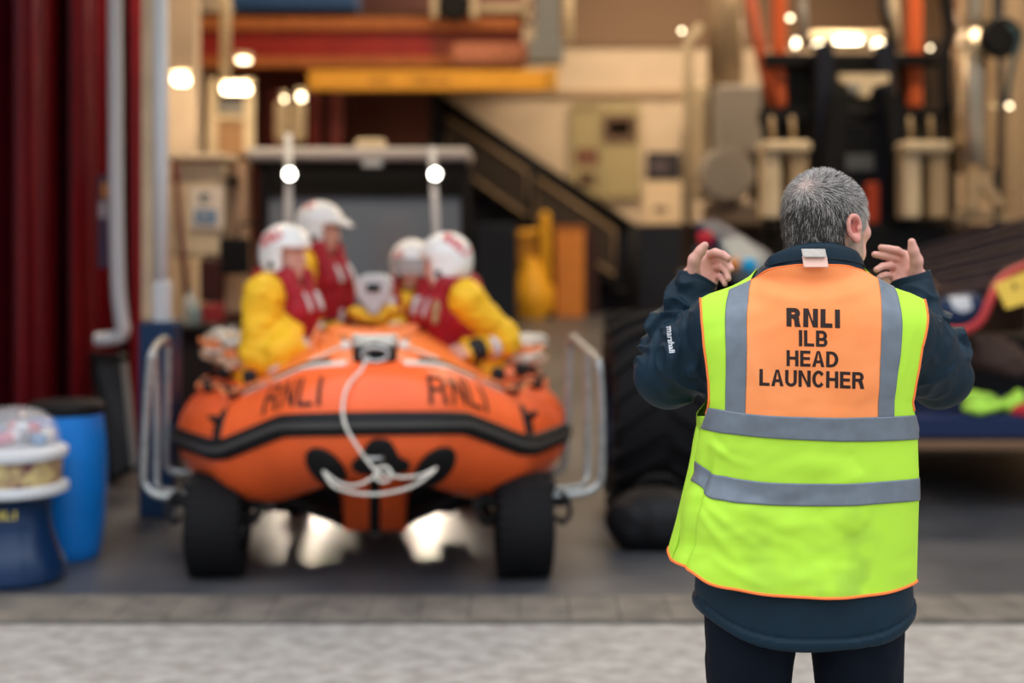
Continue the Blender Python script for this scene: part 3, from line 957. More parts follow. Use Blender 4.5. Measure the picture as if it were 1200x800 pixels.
# lettering
def arc(cx, cy, rx, ry, a0, a1, n=14):
    return [(cx + rx * math.cos(R(a0 + (a1 - a0) * i / n)), cy + ry * math.sin(R(a0 + (a1 - a0) * i / n))) for i in range(n + 1)]
def band(outer, inner):
    """closed strip between two outlines with as many points"""
    return [[outer[i], outer[i + 1], inner[i + 1], inner[i]] for i in range(len(outer) - 1)]
def glyph(ch, t):
    """outlines of one grotesque capital; x to the right, y up, cap height 1; t is the stroke; returns polygons, width"""
    q = lambda x0, y0, x1, y1: [(x0, y0), (x1, y0), (x1, y1), (x0, y1)]
    if ch == 'I': return [q(0, 0, t, 1)], t
    if ch == 'L': return [q(0, 0, t, 1), q(t, 0, .62, t * .92)], .62
    if ch == 'H': return [q(0, 0, t, 1), q(.74 - t, 0, .74, 1), q(t, .5 - t * .42, .74 - t, .5 + t * .48)], .74
    if ch == 'E': return [q(0, 0, t, 1), q(t, 0, .64, t * .92), q(t, 1 - t * .92, .63, 1), q(t, .5 - t * .4, .60, .5 + t * .48)], .64
    if ch == 'N': return [q(0, 0, t, 1), q(.76 - t, 0, .76, 1), [(t, 1), (t * .9, 1), (t, .72), (.76 - t, 0), (.76 - t, .28)][0:1] + [(t * .98, .70), (.76 - t, 0), (.76 - t, .30)]], .76
    if ch == 'A':
        return [[(0, 0), (t * 1.05, 0), (.385 + t * .10, 1), (.385 - t * .48, 1)], [(.77, 0), (.77 - t * 1.05, 0), (.385 - t * .10, 1), (.385 + t * .48, 1)],
                [(.20, .24), (.57, .24), (.53, .24 + t * .85), (.24, .24 + t * .85)]], .77
    if ch == 'U':
        o = arc(.365, .34, .365, .35, 180, 360); i_ = arc(.365, .34, .365 - t, .35 - t * .9, 180, 360)
        return [q(0, .34, t, 1), q(.73 - t, .34, .73, 1)] + band(o, i_), .73
    if ch == 'C':
        o = arc(.39, .5, .39, .515, 38, 322, 30); i_ = arc(.39, .5, .39 - t, .515 - t * .9, 30, 330, 30)
        return band(o, i_), .76
    if ch == 'D':
        o = arc(.30, .5, .44, .5, -90, 90, 20); i_ = arc(.30, .5, .44 - t, .5 - t * .9, -90, 90, 20)
        return [q(0, 0, t, 1), q(t, 0, .30, t * .9), q(t, 1 - t * .9, .30, 1)] + band(o, i_), .74
    def bowl(y0, y1, xe):
        r_ = (y1 - y0) / 2; xc = xe - r_ * .95
        o = arc(xc, (y0 + y1) / 2, r_ * .95, r_, -90, 90); i_ = arc(xc, (y0 + y1) / 2, r_ * .95 - t, r_ - t * .88, -90, 90)
        return [q(t, y0, xc, y0 + t * .88), q(t, y1 - t * .88, xc, y1)] + band(o, i_)
    if ch == 'B': return [q(0, 0, t, 1)] + bowl(0, .55, .70) + bowl(.55 - t * .88, 1, .67), .70
    if ch == 'R':
        return [q(0, 0, t, 1)] + bowl(.43, 1, .70) + [[(.40, .47), (.40 + t * 1.0, .47 + .03), (.66, .33), (.70, .14), (.74, 0), (.74 - t * 1.15, 0), (.70 - t * 1.1, .16), (.68 - t * 1.1, .36), (.56 - t, .45)]], .74
def word_px(word, box, t, gap, slope):
    polys = []; x = 0
    for ch in word:
        ps, w_ = glyph(ch, t)
        polys += [[(a + x, b) for a, b in p] for p in ps]; x += w_ + gap
    x -= gap
    W, Hh = box[2] - box[0], box[3] - box[1]
    return [[(box[0] + a / x * W, box[3] - b * Hh + (a / x - .5) * slope * W) for a, b in p] for p in polys]
for txt, bx, t_, gap, sl in (('RNLI', (921.5, 362, 984, 383.5), .26, .13, .035), ('ILB', (936, 387, 969.5, 406), .205, .105, .03),
                      ('HEAD', (921.5, 411, 982, 429.5), .205, .10, .03), ('LAUNCHER', (890, 434, 1012, 453.5), .205, .10, .032)):
    v2, f2 = flat_mesh(polys=word_px(txt, bx, t_, gap, sl), maxlen=5)
    pts = on_vest(v2[:, 0], v2[:, 1], .0022)
    fs = []
    for t in f2:
        a, b, c = pts[t[0]], pts[t[1]], pts[t[2]]
        fs.append(t if np.dot(np.cross(b - a, c - a), np.array(CAM) - a) > 0 else t[::-1])
    build('lettering', pts, fs, M_black_print, o_vest, label='black printed word')
# neck label
lab = []
s, t = np.meshgrid(np.linspace(0, 1, 8), np.linspace(0, 1, 10))
for nm, (xa_, xb_, ya, yb), m in (('care_label', (940, 968, 291.5, 301), M_label), ('care_label', (941, 970, 300, 313), M_label2)):
    px = xa_ + (xb_ - xa_) * s + (t - .5) * 2; py = ya + (yb - ya) * t
    Yd = PY - .104 - .012 * t - (0.002 if m is M_label2 else 0)
    GG = np.stack([(px - CX) * Yd / F, Yd, H - (py - CY) * Yd / F], -1)
    o = MB().grid(GG).build(nm, m, o_vest, smooth=True, label='small sewn-in white label')
    md = o.modifiers.new('Solid', 'SOLIDIFY'); md.thickness = .0008
# word on the left sleeve
jb = bvh_of(o_jacket)
v2, f2 = flat_mesh(text='marshall', box=(786.5 - 15.5, 398 - 3.6, 786.5 + 15.5, 398 + 3.6), maxlen=3, rot=R(84), bold=.02)
lay_on('sleeve_lettering', v2, f2, jb, M_white_print, o_jacket, off=.0015, label='small white printed word')
# ================================================================== inflatable boat
M_tube = mat('orange_rubberised_fabric', (0.93, 0.135, 0.030), rough=.36, noise=.07, nscale=5, bump=.06, bscale=14, coat=.15)
M_dodger = mat('orange_deck_cover', (0.95, 0.22, 0.045), rough=.5, noise=.08, nscale=9, bump=.2, bscale=16)
M_blackr = mat('black_rubber', (0.008, 0.008, 0.009), rough=.55, bump=.1, bscale=60, spec=.25)
M_greyr = mat('grey_rubber', (0.07, 0.066, 0.062), rough=.55)
M_whitestrip = mat('white_wear_strip', (0.72, 0.66, 0.58), rough=.5)
M_rope = mat('pale_rope', (0.72, 0.68, 0.60), rough=.8, noise=.15, nscale=90)
M_rope2 = mat('tan_rope', (0.58, 0.38, 0.26), rough=.8, noise=.35, nscale=60)
M_ropeo = mat('orange_lifeline', (0.85, 0.26, 0.10), rough=.7, noise=.2, nscale=60)
M_steel = mat('steel', (0.55, 0.55, 0.54), rough=.3, metal=1.0)
M_galv = mat('galvanised_steel', (0.36, 0.38, 0.38), rough=.42, metal=.75, noise=.18, nscale=30)
M_print = mat('black_hull_print', (0.035, 0.012, 0.008), rough=.6)
M_bag = mat('yellow_bag_fabric', (0.86, 0.52, 0.03), rough=.6)
M_greyp = mat('light_grey_plastic', (0.52, 0.56, 0.58), rough=.35)
M_screen = mat('dark_screen', (0.01, 0.012, 0.014), rough=.15)

BO = np.array([P(439.5, 300, 5.95)[0], 5.95, 0.0])
BA = R(5.6)
BR = np.array([math.cos(BA), math.sin(BA), 0]); BB = np.array([-math.sin(BA), math.cos(BA), 0]); BU = np.array([0, 0, 1.0])
def B(u, v, w): return BO + BR * u + BB * v + BU * w
boat = thing('inflatable_boat', B(0, 2.2, 0), 'orange inflatable rescue boat with black rubbing strake, bow towards the road', 'boat')

TR = .265
half = [(0, .265, .795), (.15, .280, .79), (.50, .72, .60), (.735, 1.35, .565), (.745, 2.2, .56), (.735, 3.55, .56)]
path = [(-a, b, c) for a, b, c in half[::-1]][:-1] + half
def refine(pts, n=6, rd=.075):
    """keep the mitred look but round the corners a little"""
    pts = [np.array(p) for p in pts]; out = [pts[0]]
    for i in range(1, len(pts) - 1):
        a, b, c = pts[i - 1], pts[i], pts[i + 1]
        d0 = min(rd, np.linalg.norm(a - b) * .45); d1 = min(rd, np.linalg.norm(c - b) * .45)
        p0 = b + (a - b) / np.linalg.norm(a - b) * d0; p1 = b + (c - b) / np.linalg.norm(c - b) * d1
        for k in range(n + 1):
            t = k / n; out.append((1 - t) ** 2 * p0 + 2 * t * (1 - t) * b + t * t * p1)
    out.append(pts[-1]); return out
cl = refine(path)
dense = [cl[0]]
for a, b in zip(cl[:-1], cl[1:]):
    n_ = max(1, int(np.linalg.norm(b - a) / .07))
    for k in range(1, n_ + 1): dense.append(a + (b - a) * k / n_)
dense = np.array(dense)
Tn = np.gradient(dense, axis=0); Tn /= np.linalg.norm(Tn, axis=1, keepdims=True)
# outward direction (horizontal, away from the cockpit) and up
Out = np.cross(Tn, [0, 0, 1.0]); Out /= np.linalg.norm(Out, axis=1, keepdims=True)
mid = len(dense) // 2
if Out[mid][1] > 0: Out = -Out
Up = np.cross(Out, Tn); Up *= np.sign(Up[:, 2:3])
rr = np.full(len(dense), TR)
tail = np.minimum(np.arange(len(dense)), np.arange(len(dense))[::-1]) * .07
rr = TR * np.clip(.25 + tail / .35, .25, 1) ** .5
def tube_pt(i, ang, off=0.0):
    """ang = 0 outwards, 90 degrees up"""
    i0 = int(np.clip(math.floor(i), 0, len(dense) - 2)); f = i - i0
    def at(k):
        return dense[k] + (Out[k] * math.cos(ang) + Up[k] * math.sin(ang)) * (rr[k] + off)
    p = at(i0) * (1 - f) + at(i0 + 1) * f
    return B(*p)
def tube_strip(a0, a1, off, i0, i1, na=8, edge=True):
    n_ = max(2, int((i1 - i0) * 1.5)); rows = []
    for k in range(n_ + 1):
        i = i0 + (i1 - i0) * k / n_
        row = [tube_pt(i, a0 + (a1 - a0) * j / na, off) for j in range(na + 1)]
        row = [tube_pt(i, a0 + .01, -.004)] + row + [tube_pt(i, a1 - .01, -.004)]
        rows.append(row)
    return np.array(rows)
ring = 36
vs = []
for i in range(len(dense)):
    for j in range(ring):
        a = 2 * PI * j / ring
        vs.append(B(*(dense[i] + (Out[i] * math.cos(a) + Up[i] * math.sin(a)) * rr[i])))
fs = [(i * ring + j, i * ring + (j + 1) % ring, (i + 1) * ring + (j + 1) % ring, (i + 1) * ring + j) for i in range(len(dense) - 1) for j in range(ring)]
fs += [tuple(range(ring)), tuple((len(dense) - 1) * ring + j for j in range(ring))[::-1]]
o_tube = fix_normals(build('buoyancy_tube', vs, fs, M_tube, boat, label='orange inflated tube'))
# strake
st = [(-11, .000), (-9.5, .014), (-6, .022), (6, .022), (9.5, .014), (11, .000)]
rows = []
for i in range(4, len(dense) - 4):
    rows.append([tube_pt(i, R(a), o) for a, o in st])
MB().grid(rows).build('rubbing_strake', M_blackr, boat, smooth=True, label='black rubber strake')
rows = []
for i in range(4, len(dense) - 4):
    rows.append([tube_pt(i, R(a), o) for a, o in ((-2.1, .020), (-1.9, .026), (1.9, .026), (2.1, .020))])
MB().grid(rows).build('strake_inlay', M_greyr, boat, smooth=False, label='grey centre line of the strake')
NB = len(dense) - 1; MI = NB / 2
seg = lambda d: d / .07
# wear strips and dark piping along the inner top
for sg in (-1, 1):
    a, b = sorted((MI + sg * seg(.30), MI + sg * seg(1.12)))
    MB().grid(tube_strip(R(61), R(67.5), .006, a, b)).build('wear_strip', M_whitestrip, boat, smooth=True, label='white strip on the tube')
    a, b = sorted((MI + sg * seg(.42), MI + sg * seg(2.0)))
    MB().grid(tube_strip(R(67.8), R(73), .014, a, b)).build('grip_strip', M_blackr, boat, smooth=True, label='black strip on the tube')
# keel and floor
keel = []
for v, hw, z0, z1 in ((.60, .13, .48, .58), (.76, .15, .185, .56), (1.1, .17, .16, .56), (1.8, .22, .14, .52), (3.4, .26, .14, .50)):
    keel.append([B(-hw * 1.6, v, z1), B(-hw, v, (z0 * 1.6 + z1) / 2.6), B(-hw * .93, v, z0), B(hw * .93, v, z0), B(hw, v, (z0 * 1.6 + z1) / 2.6), B(hw * 1.6, v, z1)])
MB().grid(keel).build('keel', M_tube, boat, smooth=True, label='orange keel')
MB().grid([[B(-.025, v, z), B(.025, v, z)] for v, z in ((.585, .49), (.745, .18), (1.09, .152), (1.8, .132))]).build('keel_strip', M_blackr, boat, label='black strip down the keel')
fl = [[B(-.5, v, .42), B(0, v, .40), B(.5, v, .42)] for v in (.9, 1.6, 2.6, 3.4)]
MB().grid(fl).build('boat_floor', mat('dark_deck', (.03, .03, .032), rough=.7), boat)
MB().box(B(0, 3.35, .72), (1.0, .05, .55), rz=BA, bev=.01).build('transom', M_blackr, boat)

# deck cover over the bow
def dodger(u, v):
    # u in -1..1, v in 0..1 from bow to cockpit
    hw = .40 + .30 * v
    x = hw * u; y = .42 + 1.12 * v
    crown = (.97 + .115 * min(1, v / .55) + (.015 * v)) ; edge = .93 - .15 * v
    s_ = min(1, max(0, (abs(u) - .30) / .70))
    z = crown * (1 - s_ ** 1.25) + edge * s_ ** 1.25
    return B(x, y, z + .012 * math.sin(7 * u + 5 * v) * (1 - abs(u)))
g = np.array([[dodger(u, v) for u in np.linspace(-1, 1, 41)] for v in np.linspace(0, 1, 30)])
back = np.array([[g[-1][j] + (BB * .05 - BU * .16 * k) for j in range(41)] for k in (0, 1, 2)])
mb = MB().grid(g); mb.grid(back)
o_dodger = mb.build('bow_cover', M_dodger, boat, smooth='auto', label='orange fabric cover over the bow')
# dark lashings of the cover panel
def dline(pts, r=.006, nm='lashing', m=None, par=None):
    MB().tube([dodger(u, v) + BU * .012 for u, v in pts], r, 6).build(nm, m or M_blackr, par or o_dodger, smooth=True)
dline([(-.42, 0.98), (-.27, .45), (-.20, .28)]); dline([(.42, .98), (.27, .45), (.20, .28)])
dline([(-.24, .36), (0, .35), (.24, .36)], .008, 'webbing', M_greyr)
dline([(-.9, .22), (-.55, .30), (-.25, .36)], .007, 'lashing', M_rope); dline([(.9, .22), (.55, .30), (.25, .36)], .007, 'lashing', M_rope)
# bow fitting on top of the nose
bf = MB().box(B(0, .21, 1.055), (.19, .09, .10), rz=BA, bev=.02)
o_bf = bf.build('bow_fitting', M_blackr, boat, label='black fairlead block on the bow')
MB().tube([B(.058 * math.cos(t), .15, 1.07 + .03 * math.sin(t)) for t in np.linspace(0, 2 * PI, 17)[:-1]], .008, 8, closed=True).build('steel_ring', M_steel, o_bf, smooth=True)
for sg in (-1, 1):
    MB().lathe([(.0, -.012), (.022, -.012), (.026, 0), (.018, .012), (0, .012)], B(sg * .13, .42, 1.085), 16, 'y').build('cover_stud', M_whitestrip, o_bf, smooth=True)
# lashing of pale rope over the fitting
rs = []
for k in range(15):
    a = k * 2.4
    rs.append(B(.085 * math.cos(a * 1.3) + .01 * math.sin(k), .22 + .05 * math.sin(a), 1.125 + .018 * math.sin(a * .7)))
painter = thing('bow_rope', B(0, .0, 0.8), 'pale rope hanging in a loop down the bow of the orange boat', 'rope')
MB().tube(spline(rs, 4), .009, 7).build('rope_knot', M_rope, painter, smooth=True, label='tangle of rope on the bow fitting')
def bp(px, py, Y): return P(px, py, Y)
r1 = [bp(437, 405, 6.16), bp(424, 432, 6.06), bp(409, 450, 5.98), bp(402, 472, 5.94), bp(404, 496, 5.90), bp(416, 519, 5.89), bp(433, 543, 5.90), bp(446, 556, 5.89)]
MB().tube(spline(r1, 8), .0065, 9).build('rope_line', M_rope, painter, smooth=True)
r2 = [bp(379, 552, 6.02), bp(392, 570, 5.96), bp(420, 578, 5.90), bp(450, 578, 5.88), bp(482, 570, 5.91), bp(503, 556, 5.98), bp(511, 548, 6.02)]
MB().tube(spline(r2, 8), .0065, 9).build('rope_line', M_rope, painter, smooth=True)
r3 = [bp(379, 552, 6.02), bp(398, 566, 5.94), bp(420, 568, 5.89), bp(446, 556, 5.87), bp(470, 559, 5.88), bp(492, 557, 5.94), bp(508, 550, 6.02)]
MB().tube(spline(r3, 8), .006, 9).build('rope_line', M_rope, painter, smooth=True)
MB().tube(spline([bp(440, 549, 5.88), bp(452, 547, 5.85), bp(459, 556, 5.85), bp(452, 564, 5.86), bp(441, 561, 5.88), bp(440, 549, 5.88)], 4), .0065, 8).build('rope_knot', M_rope, painter, smooth=True)
# black patches on the nose
tb = bvh_of(o_tube)
M_patch = M_blackr
bell = [(413, 547), (414, 539), (423, 532), (429, 521), (437, 514), (447, 513), (457, 516), (463, 525), (468, 534), (479, 540), (478, 549), (466, 553), (444, 554), (424, 553)]
for nm, poly in (('bow_patch', [tuple(x) for x in spline([np.array(p, float) for p in bell], 3, True)]), ('tow_patch', ellipse(383, 547, 29, 17, R(44))), ('tow_patch', ellipse(509, 546, 29, 17, R(-44)))):
    v2, f2 = flat_mesh(polys=[poly], maxlen=7)
    lay_on(nm, v2, f2, tb, M_patch, boat, off=.006, thick=.006, label='black rubber patch on the nose')
MB().tube([B(-.03, .0 + .02, .655), B(-.03, -.035, .655), B(.03, -.035, .655), B(.03, .02, .655)], .008, 8).build('towing_eye', M_steel, boat, smooth=True, label='steel eye')
# name on both bows: laid along the tube
def tube_word(word, d0, d1, a0, a1, t=.20, lean=0):
    polys = word_px(word, (0, 0, 100, 24), t, .16, 0)
    v2, f2 = flat_mesh(polys=polys, maxlen=6)
    out = []
    for x, y in v2:
        u = x / 100; h = 1 - y / 24
        out.append(tube_pt(MI + seg(d0 + (d1 - d0) * u), a0 + (a1 - a0) * h, .003))
    fs = []
    for t_ in f2:
        a, b, c = [out[k] for k in t_]
        fs.append(t_ if np.dot(np.cross(b - a, c - a), np.array(CAM) - a) > 0 else t_[::-1])
    build('hull_lettering', out, fs, M_print, boat, label='printed letters RNLI')
tube_word('RNLI', -.83, -.42, R(17), R(47), .15)
tube_word('RNLI', .42, .85, R(17), R(47), .15)
# grab handles on the corner tubes, strap and lifelines
for sg in (-1, 1):
    i = MI + sg * seg(1.27)
    hb_ = MB()
    c = tube_pt(i, R(24), .012)
    pc = [tube_pt(i + a * 1.1, R(24 + b), .008 + .004) for a, b in [(math.cos(t), 17 * math.sin(t)) for t in np.linspace(0, 2 * PI, 17)[:-1]]]
    vs_ = [c] + pc + [tube_pt(i + a * 1.2, R(24 + b), -.002) for a, b in [(math.cos(t), 18 * math.sin(t)) for t in np.linspace(0, 2 * PI, 17)[:-1]]]
    f_ = [(0, 1 + k, 1 + (k + 1) % 16) for k in range(16)] + [(1 + k, 17 + k, 17 + (k + 1) % 16, 1 + (k + 1) % 16) for k in range(16)]
    hb_.add(vs_, f_)
    hb_.tube([tube_pt(i - .8, R(26), .01), tube_pt(i - .4, R(28), .05), tube_pt(i + .4, R(28), .05), tube_pt(i + .8, R(26), .01)], .012, 8)
    hb_.build('grab_handle', M_blackr, boat, smooth=True, label='black grab handle')
    MB().grid(np.array([[tube_pt(i + k, R(a), .009) for k in (-.28, .28)] for a in range(34, 96, 6)])).build('handle_strap', M_blackr, boat, smooth=True)
    pts = []
    for k in range(28):
        d = .85 + k * .085
        sag = .016 + .018 * abs(math.sin(k * .8))
        pts.append(tube_pt(MI + sg * seg(d), R(66 - 10 * abs(math.cos(k * .4))), sag))
    MB().tube(spline(pts, 2), .009, 7).build('lifeline', M_ropeo, boat, smooth=True, label='orange lifeline')
    for k in range(4):
        d = 1.45 + k * .5
        MB().box(tube_pt(MI + sg * seg(d), R(62), .02), (.07, .07, .05), rz=BA, bev=.015).build('line_cleat', M_blackr, boat)
    for k in range(3):
        p = tube_pt(MI + sg * seg(1.62 + k * .5), R(84), .05)
        MB().lathe([(.0, -.03), (.03, -.03), (.036, 0), (.028, .03), (0, .036)], p, 14).build('valve_cap', M_blackr, boat, smooth=True)
# painter line from the deck on the left bow and a small block
MB().tube(spline([bp(372, 384, 7.0), bp(366, 400, 6.9), bp(370, 418, 6.85), bp(380, 408, 6.9), bp(378, 392, 7.0), bp(366, 398, 6.95)], 5), .010, 7).build('cover_rope', M_ropeo, boat, smooth=True)
# engine at the stern
eng = MB().lathe([(.0, .64), (.15, .64), (.18, .75), (.18, .92), (.13, 1.02), (0, 1.04)], B(0, 3.5, 0), 20)
eng.box(B(0, 3.55, .45), (.12, .2, .6), rz=BA, bev=.03)
eng.build('outboard_engine', M_blackr, boat, smooth='auto')

# compass box on the yellow bag behind the cover
def PB(px, py, Y): return P(px, py, Y)
Yc = 7.62
cons = thing('instrument_box', P(438, 372, Yc), 'light grey instrument box with a dark screen above the bow cover', 'instrument')
W_ = lambda px: P(px, 300, Yc)[0]
Z_ = lambda py: P(400, py, Yc)[2]
prof_ = [(W_(416), Z_(332)), (W_(420), Z_(325)), (W_(430), Z_(321)), (W_(448), Z_(321)), (W_(457), Z_(325)), (W_(461), Z_(332)), (W_(459), Z_(346)), (W_(450), Z_(358)), (W_(444), Z_(368)), (W_(434), Z_(368)), (W_(428), Z_(358)), (W_(419), Z_(346))]
MB().prism(prof_, Yc - .07, Yc + .07).build('housing', M_greyp, cons, smooth='auto', bevel=.012)
MB().bb((W_(431), Yc - .085, Z_(341)), (W_(447), Yc - .06, Z_(332)), bev=.006).build('screen', M_screen, cons)
bag = Vol(P(438, 372, Yc) + (-.20, -.14, -.12), P(438, 372, Yc) + (.20, .16, .10), .008)
for px, py in ((420, 366), (430, 372), (446, 372), (457, 364)): bag.ell(P(px, py, Yc + .01), (.06, .07, .035), None, .03)
a_, b_ = bag.mesh()
o = build('yellow_bag', a_, None, M_bag, quads=b_)
tag(o, 'small yellow bag under the grey instrument box', 'bag')
# ================================================================== launching trolley under the boat
trol = thing('launching_trolley', B(0, 1.2, 0), 'galvanised launching trolley with hoop rails and fat black tyres under the boat', 'trailer')
def wheel(parent, c, r, w, hub_m, axis_r=0.0, lug=True, name='wheel', spokes=False):
    W = MB()
    prof = [(r * .58, -w / 2 + .01), (r * .80, -w / 2), (r * .94, -w / 2 + w * .04), (r, -w / 2 + w * .14), (r * 1.005, 0), (r, w / 2 - w * .14), (r * .94, w / 2 - w * .04), (r * .80, w / 2), (r * .58, w / 2 - .01), (r * .5, 0), (r * .58, -w / 2 + .01)]
    W.lathe(prof, (0, 0, 0), 48, 'x', caps=False)
    if lug:
        for k in range(30):
            a = 2 * PI * k / 30
            for s_ in (-1, 1):
                cx = s_ * w * .26
                aa = a + (PI / 30 if s_ > 0 else 0)
                W.box((cx, math.cos(aa) * r * 1.0, math.sin(aa) * r * 1.0), (w * .40, r * .09, r * .03), rx=0)
                # turn the last lug to the tread
                n_ = 8
                L_ = np.array(W.v[-n_:]) - (cx, math.cos(aa) * r, math.sin(aa) * r)
                b_ = aa - PI / 2
                y = L_[:, 1] * math.cos(b_) - L_[:, 2] * math.sin(b_); z = L_[:, 1] * math.sin(b_) + L_[:, 2] * math.cos(b_)
                x = L_[:, 0]
                for q in range(n_): W.v[-n_ + q] = (x[q] + cx, y[q] + math.cos(aa) * r, z[q] + math.sin(aa) * r)
    ca, sa = math.cos(axis_r), math.sin(axis_r)
    tf = lambda V: [(c[0] + x * ca - y * sa, c[1] + x * sa + y * ca, c[2] + z) for x, y, z in V]
    W.v = tf(W.v)
    t = W.build(name, M_tyre, parent, smooth='auto', label='black tyre')
    Hb = MB().lathe([(0, -w * .30), (r * .2, -w * .30), (r * .25, -w * .2), (r * .52, -w * .25), (r * .6, -w * .46), (r * .6, w * .46), (r * .52, w * .25), (r * .25, w * .2), (r * .2, w * .3), (0, w * .3)], (0, 0, 0), 28, 'x', caps=False)
    Hb.v = tf(Hb.v)
    Hb.build('wheel_hub', hub_m, t, smooth='auto')
    return t
M_tyre = mat('tyre_rubber', (0.006, 0.006, 0.007), rough=.75, bump=.15, bscale=40, spec=.2)
M_dark = mat('dark_painted_steel', (0.010, 0.010, 0.011), rough=.6, spec=.2)
WY = 6.62
for sg, px in ((-1, 255.5), (1, 613.5)):
    Xw = P(px, 600, WY)[0]
    wheel(trol, (Xw, WY, .232), .232, .265, M_galv, BA * .6)
    # leaf bracket loops at either side of the tyre
    for s2 in (-1, 1):
        x0 = Xw + s2 * .165
        MB().tube(spline([(x0, WY - .05, .40), (x0 + s2 * .035, WY - .10, .37), (x0 + s2 * .045, WY - .12, .31), (x0 + s2 * .01, WY - .12, .265), (x0 - s2 * .012, WY - .10, .29)], 5), .013, 8).build('bracket', M_dark, trol, smooth=True)
    MB().box((Xw, WY + .05, .425), (.30, .30, .05), bev=.012).build('mudguard', M_dark, trol)
XL = P(255.5, 600, WY)[0]; XR = P(613.5, 600, WY)[0]
MB().tube([(XL, WY, .232), (XL + .16, WY + .02, .25), (XL + .22, WY + .35, .36), (XR - .22, WY + .35, .36), (XR - .16, WY + .02, .25), (XR, WY, .232)], .024, 10).build('axle', M_dark, trol, smooth=True)
# dark V-shaped cradle below the tubes
for sg in (-1, 1):
    a = B(sg * .74, .78, .40); b = B(sg * .10, .86, .20)
    MB().tube([a, B(sg * .40, .80, .335), b], .035, 8).build('cradle_arm', M_dark, trol, smooth=True, label='black padded cradle arm')
    MB().tube([B(sg * .50, .8, .30), B(sg * .44, 2.0, .30), B(sg * .40, 3.3, .34)], .03, 8).build('side_rail', M_galv, trol, smooth=True)
    MB().tube([B(sg * .50, .8, .30), B(sg * .30, 1.3, .17), B(0, 1.6, .15)], .016, 8).build('stay', M_dark, trol, smooth=True)
    MB().add([B(sg * .70, .95, .40), B(sg * .14, .95, .235), B(sg * .14, .95, .40)] + [B(sg * .70, .99, .40), B(sg * .14, .99, .235), B(sg * .14, .99, .40)], [(0, 1, 2), (5, 4, 3), (0, 3, 4, 1), (1, 4, 5, 2), (2, 5, 3, 0)]).build('gusset', M_dark, trol, label='black triangular plate')
MB().tube([B(-.46, 2.9, .33), B(.46, 2.9, .33)], .03, 8).build('cross_beam', M_dark, trol, smooth=True)
MB().tube([B(0, 1.0, .13), B(0, 2.4, .13), B(0, 3.75, .34)], .035, 8).build('drawbar', M_galv, trol, smooth=True)
for sg in (-1, 1):
    MB().tube([B(sg * .44, 2.9, .33), B(sg * .44, 2.9, .10)], .02, 8).build('support_leg', M_galv, trol, smooth=True)
    wheel(trol, B(sg * .44, 2.95, .13), .13, .09, M_galv, BA, lug=False, name='jockey_wheel')
MB().box(B(0, 1.78, .185), (1.16, .06, .13), rz=BA, bev=.01).build('cross_beam', M_dark, trol)  # added bar, hidden by the hull, that shadows the floor in front
for u_ in (-.42, -.2, .16, .38):
    MB().box(B(u_, 1.70, .13), (.05 + .06 * (u_ > 0), .05, .12), rz=BA, bev=.01).build('shadow_lug', M_dark, trol)  # stubs added to break up the shadow of the bar
# rollers carrying the tubes
for sg in (-1, 1):
    for v in (1.1, 2.8):
        MB().lathe([(0, -.12), (.04, -.12), (.05, 0), (.04, .12), (0, .12)], B(sg * .60, v, .285), 14, 'x').build('roller', M_blackr, trol, smooth=True)
# hoop rails
def hoop(sg):
    if sg < 0:
        fr = [P(258, 583, 6.56), P(215, 583, 6.56), P(184, 580, 6.58), P(171, 568, 6.60), P(169, 550, 6.60), P(172, 480, 6.60), P(176, 425, 6.60), P(179, 412, 6.62), P(184, 404, 6.72)]
        to = [P(190, 398, 7.0), P(194, 397, 7.18), P(196, 402, 7.25), P(197, 420, 7.26), P(196, 480, 7.26), P(195, 530, 7.26), P(196, 545, 7.26), P(205, 553, 7.26), P(245, 553, 7.26)]
        mid_ = [P(181, 408, 6.8), P(184, 480, 6.82), P(184, 558, 6.80), P(186, 572, 6.78), P(200, 576, 6.74), P(250, 577, 6.70)]
    else:
        fr = [P(620, 583, 6.56), P(660, 580, 6.56), P(686, 577, 6.58), P(701, 567, 6.60), P(705, 550, 6.60), P(705, 480, 6.60), P(703, 440, 6.60), P(701, 424, 6.62), P(694, 415, 6.72)]
        to = [P(676, 399, 7.1), P(671, 395, 7.22), P(668, 400, 7.27), P(667, 420, 7.28), P(665, 480, 7.28), P(663, 530, 7.28), P(660, 545, 7.28), P(650, 553, 7.28), P(620, 553, 7.28)]
        mid_ = [P(688, 409, 6.85), P(689, 480, 6.86), P(688, 552, 6.84), P(684, 566, 6.80), P(670, 572, 6.76), P(630, 574, 6.70)]
    MB().tube(spline(fr + to, 4), .0175, 10).build('hoop_rail', M_galv, trol, smooth=True, label='galvanised tube hoop')
    MB().tube(spline(mid_, 4), .0165, 10).build('hoop_brace', M_galv, trol, smooth=True, label='galvanised tube brace')
hoop(-1); hoop(1)
MB().bb((XL - .20, 6.54, .33), (XL + .22, 6.60, .385), bev=.01).build('hoop_socket', M_dark, trol)
MB().bb((XR - .22, 6.54, .33), (XR + .20, 6.60, .385), bev=.01).build('hoop_socket', M_dark, trol)

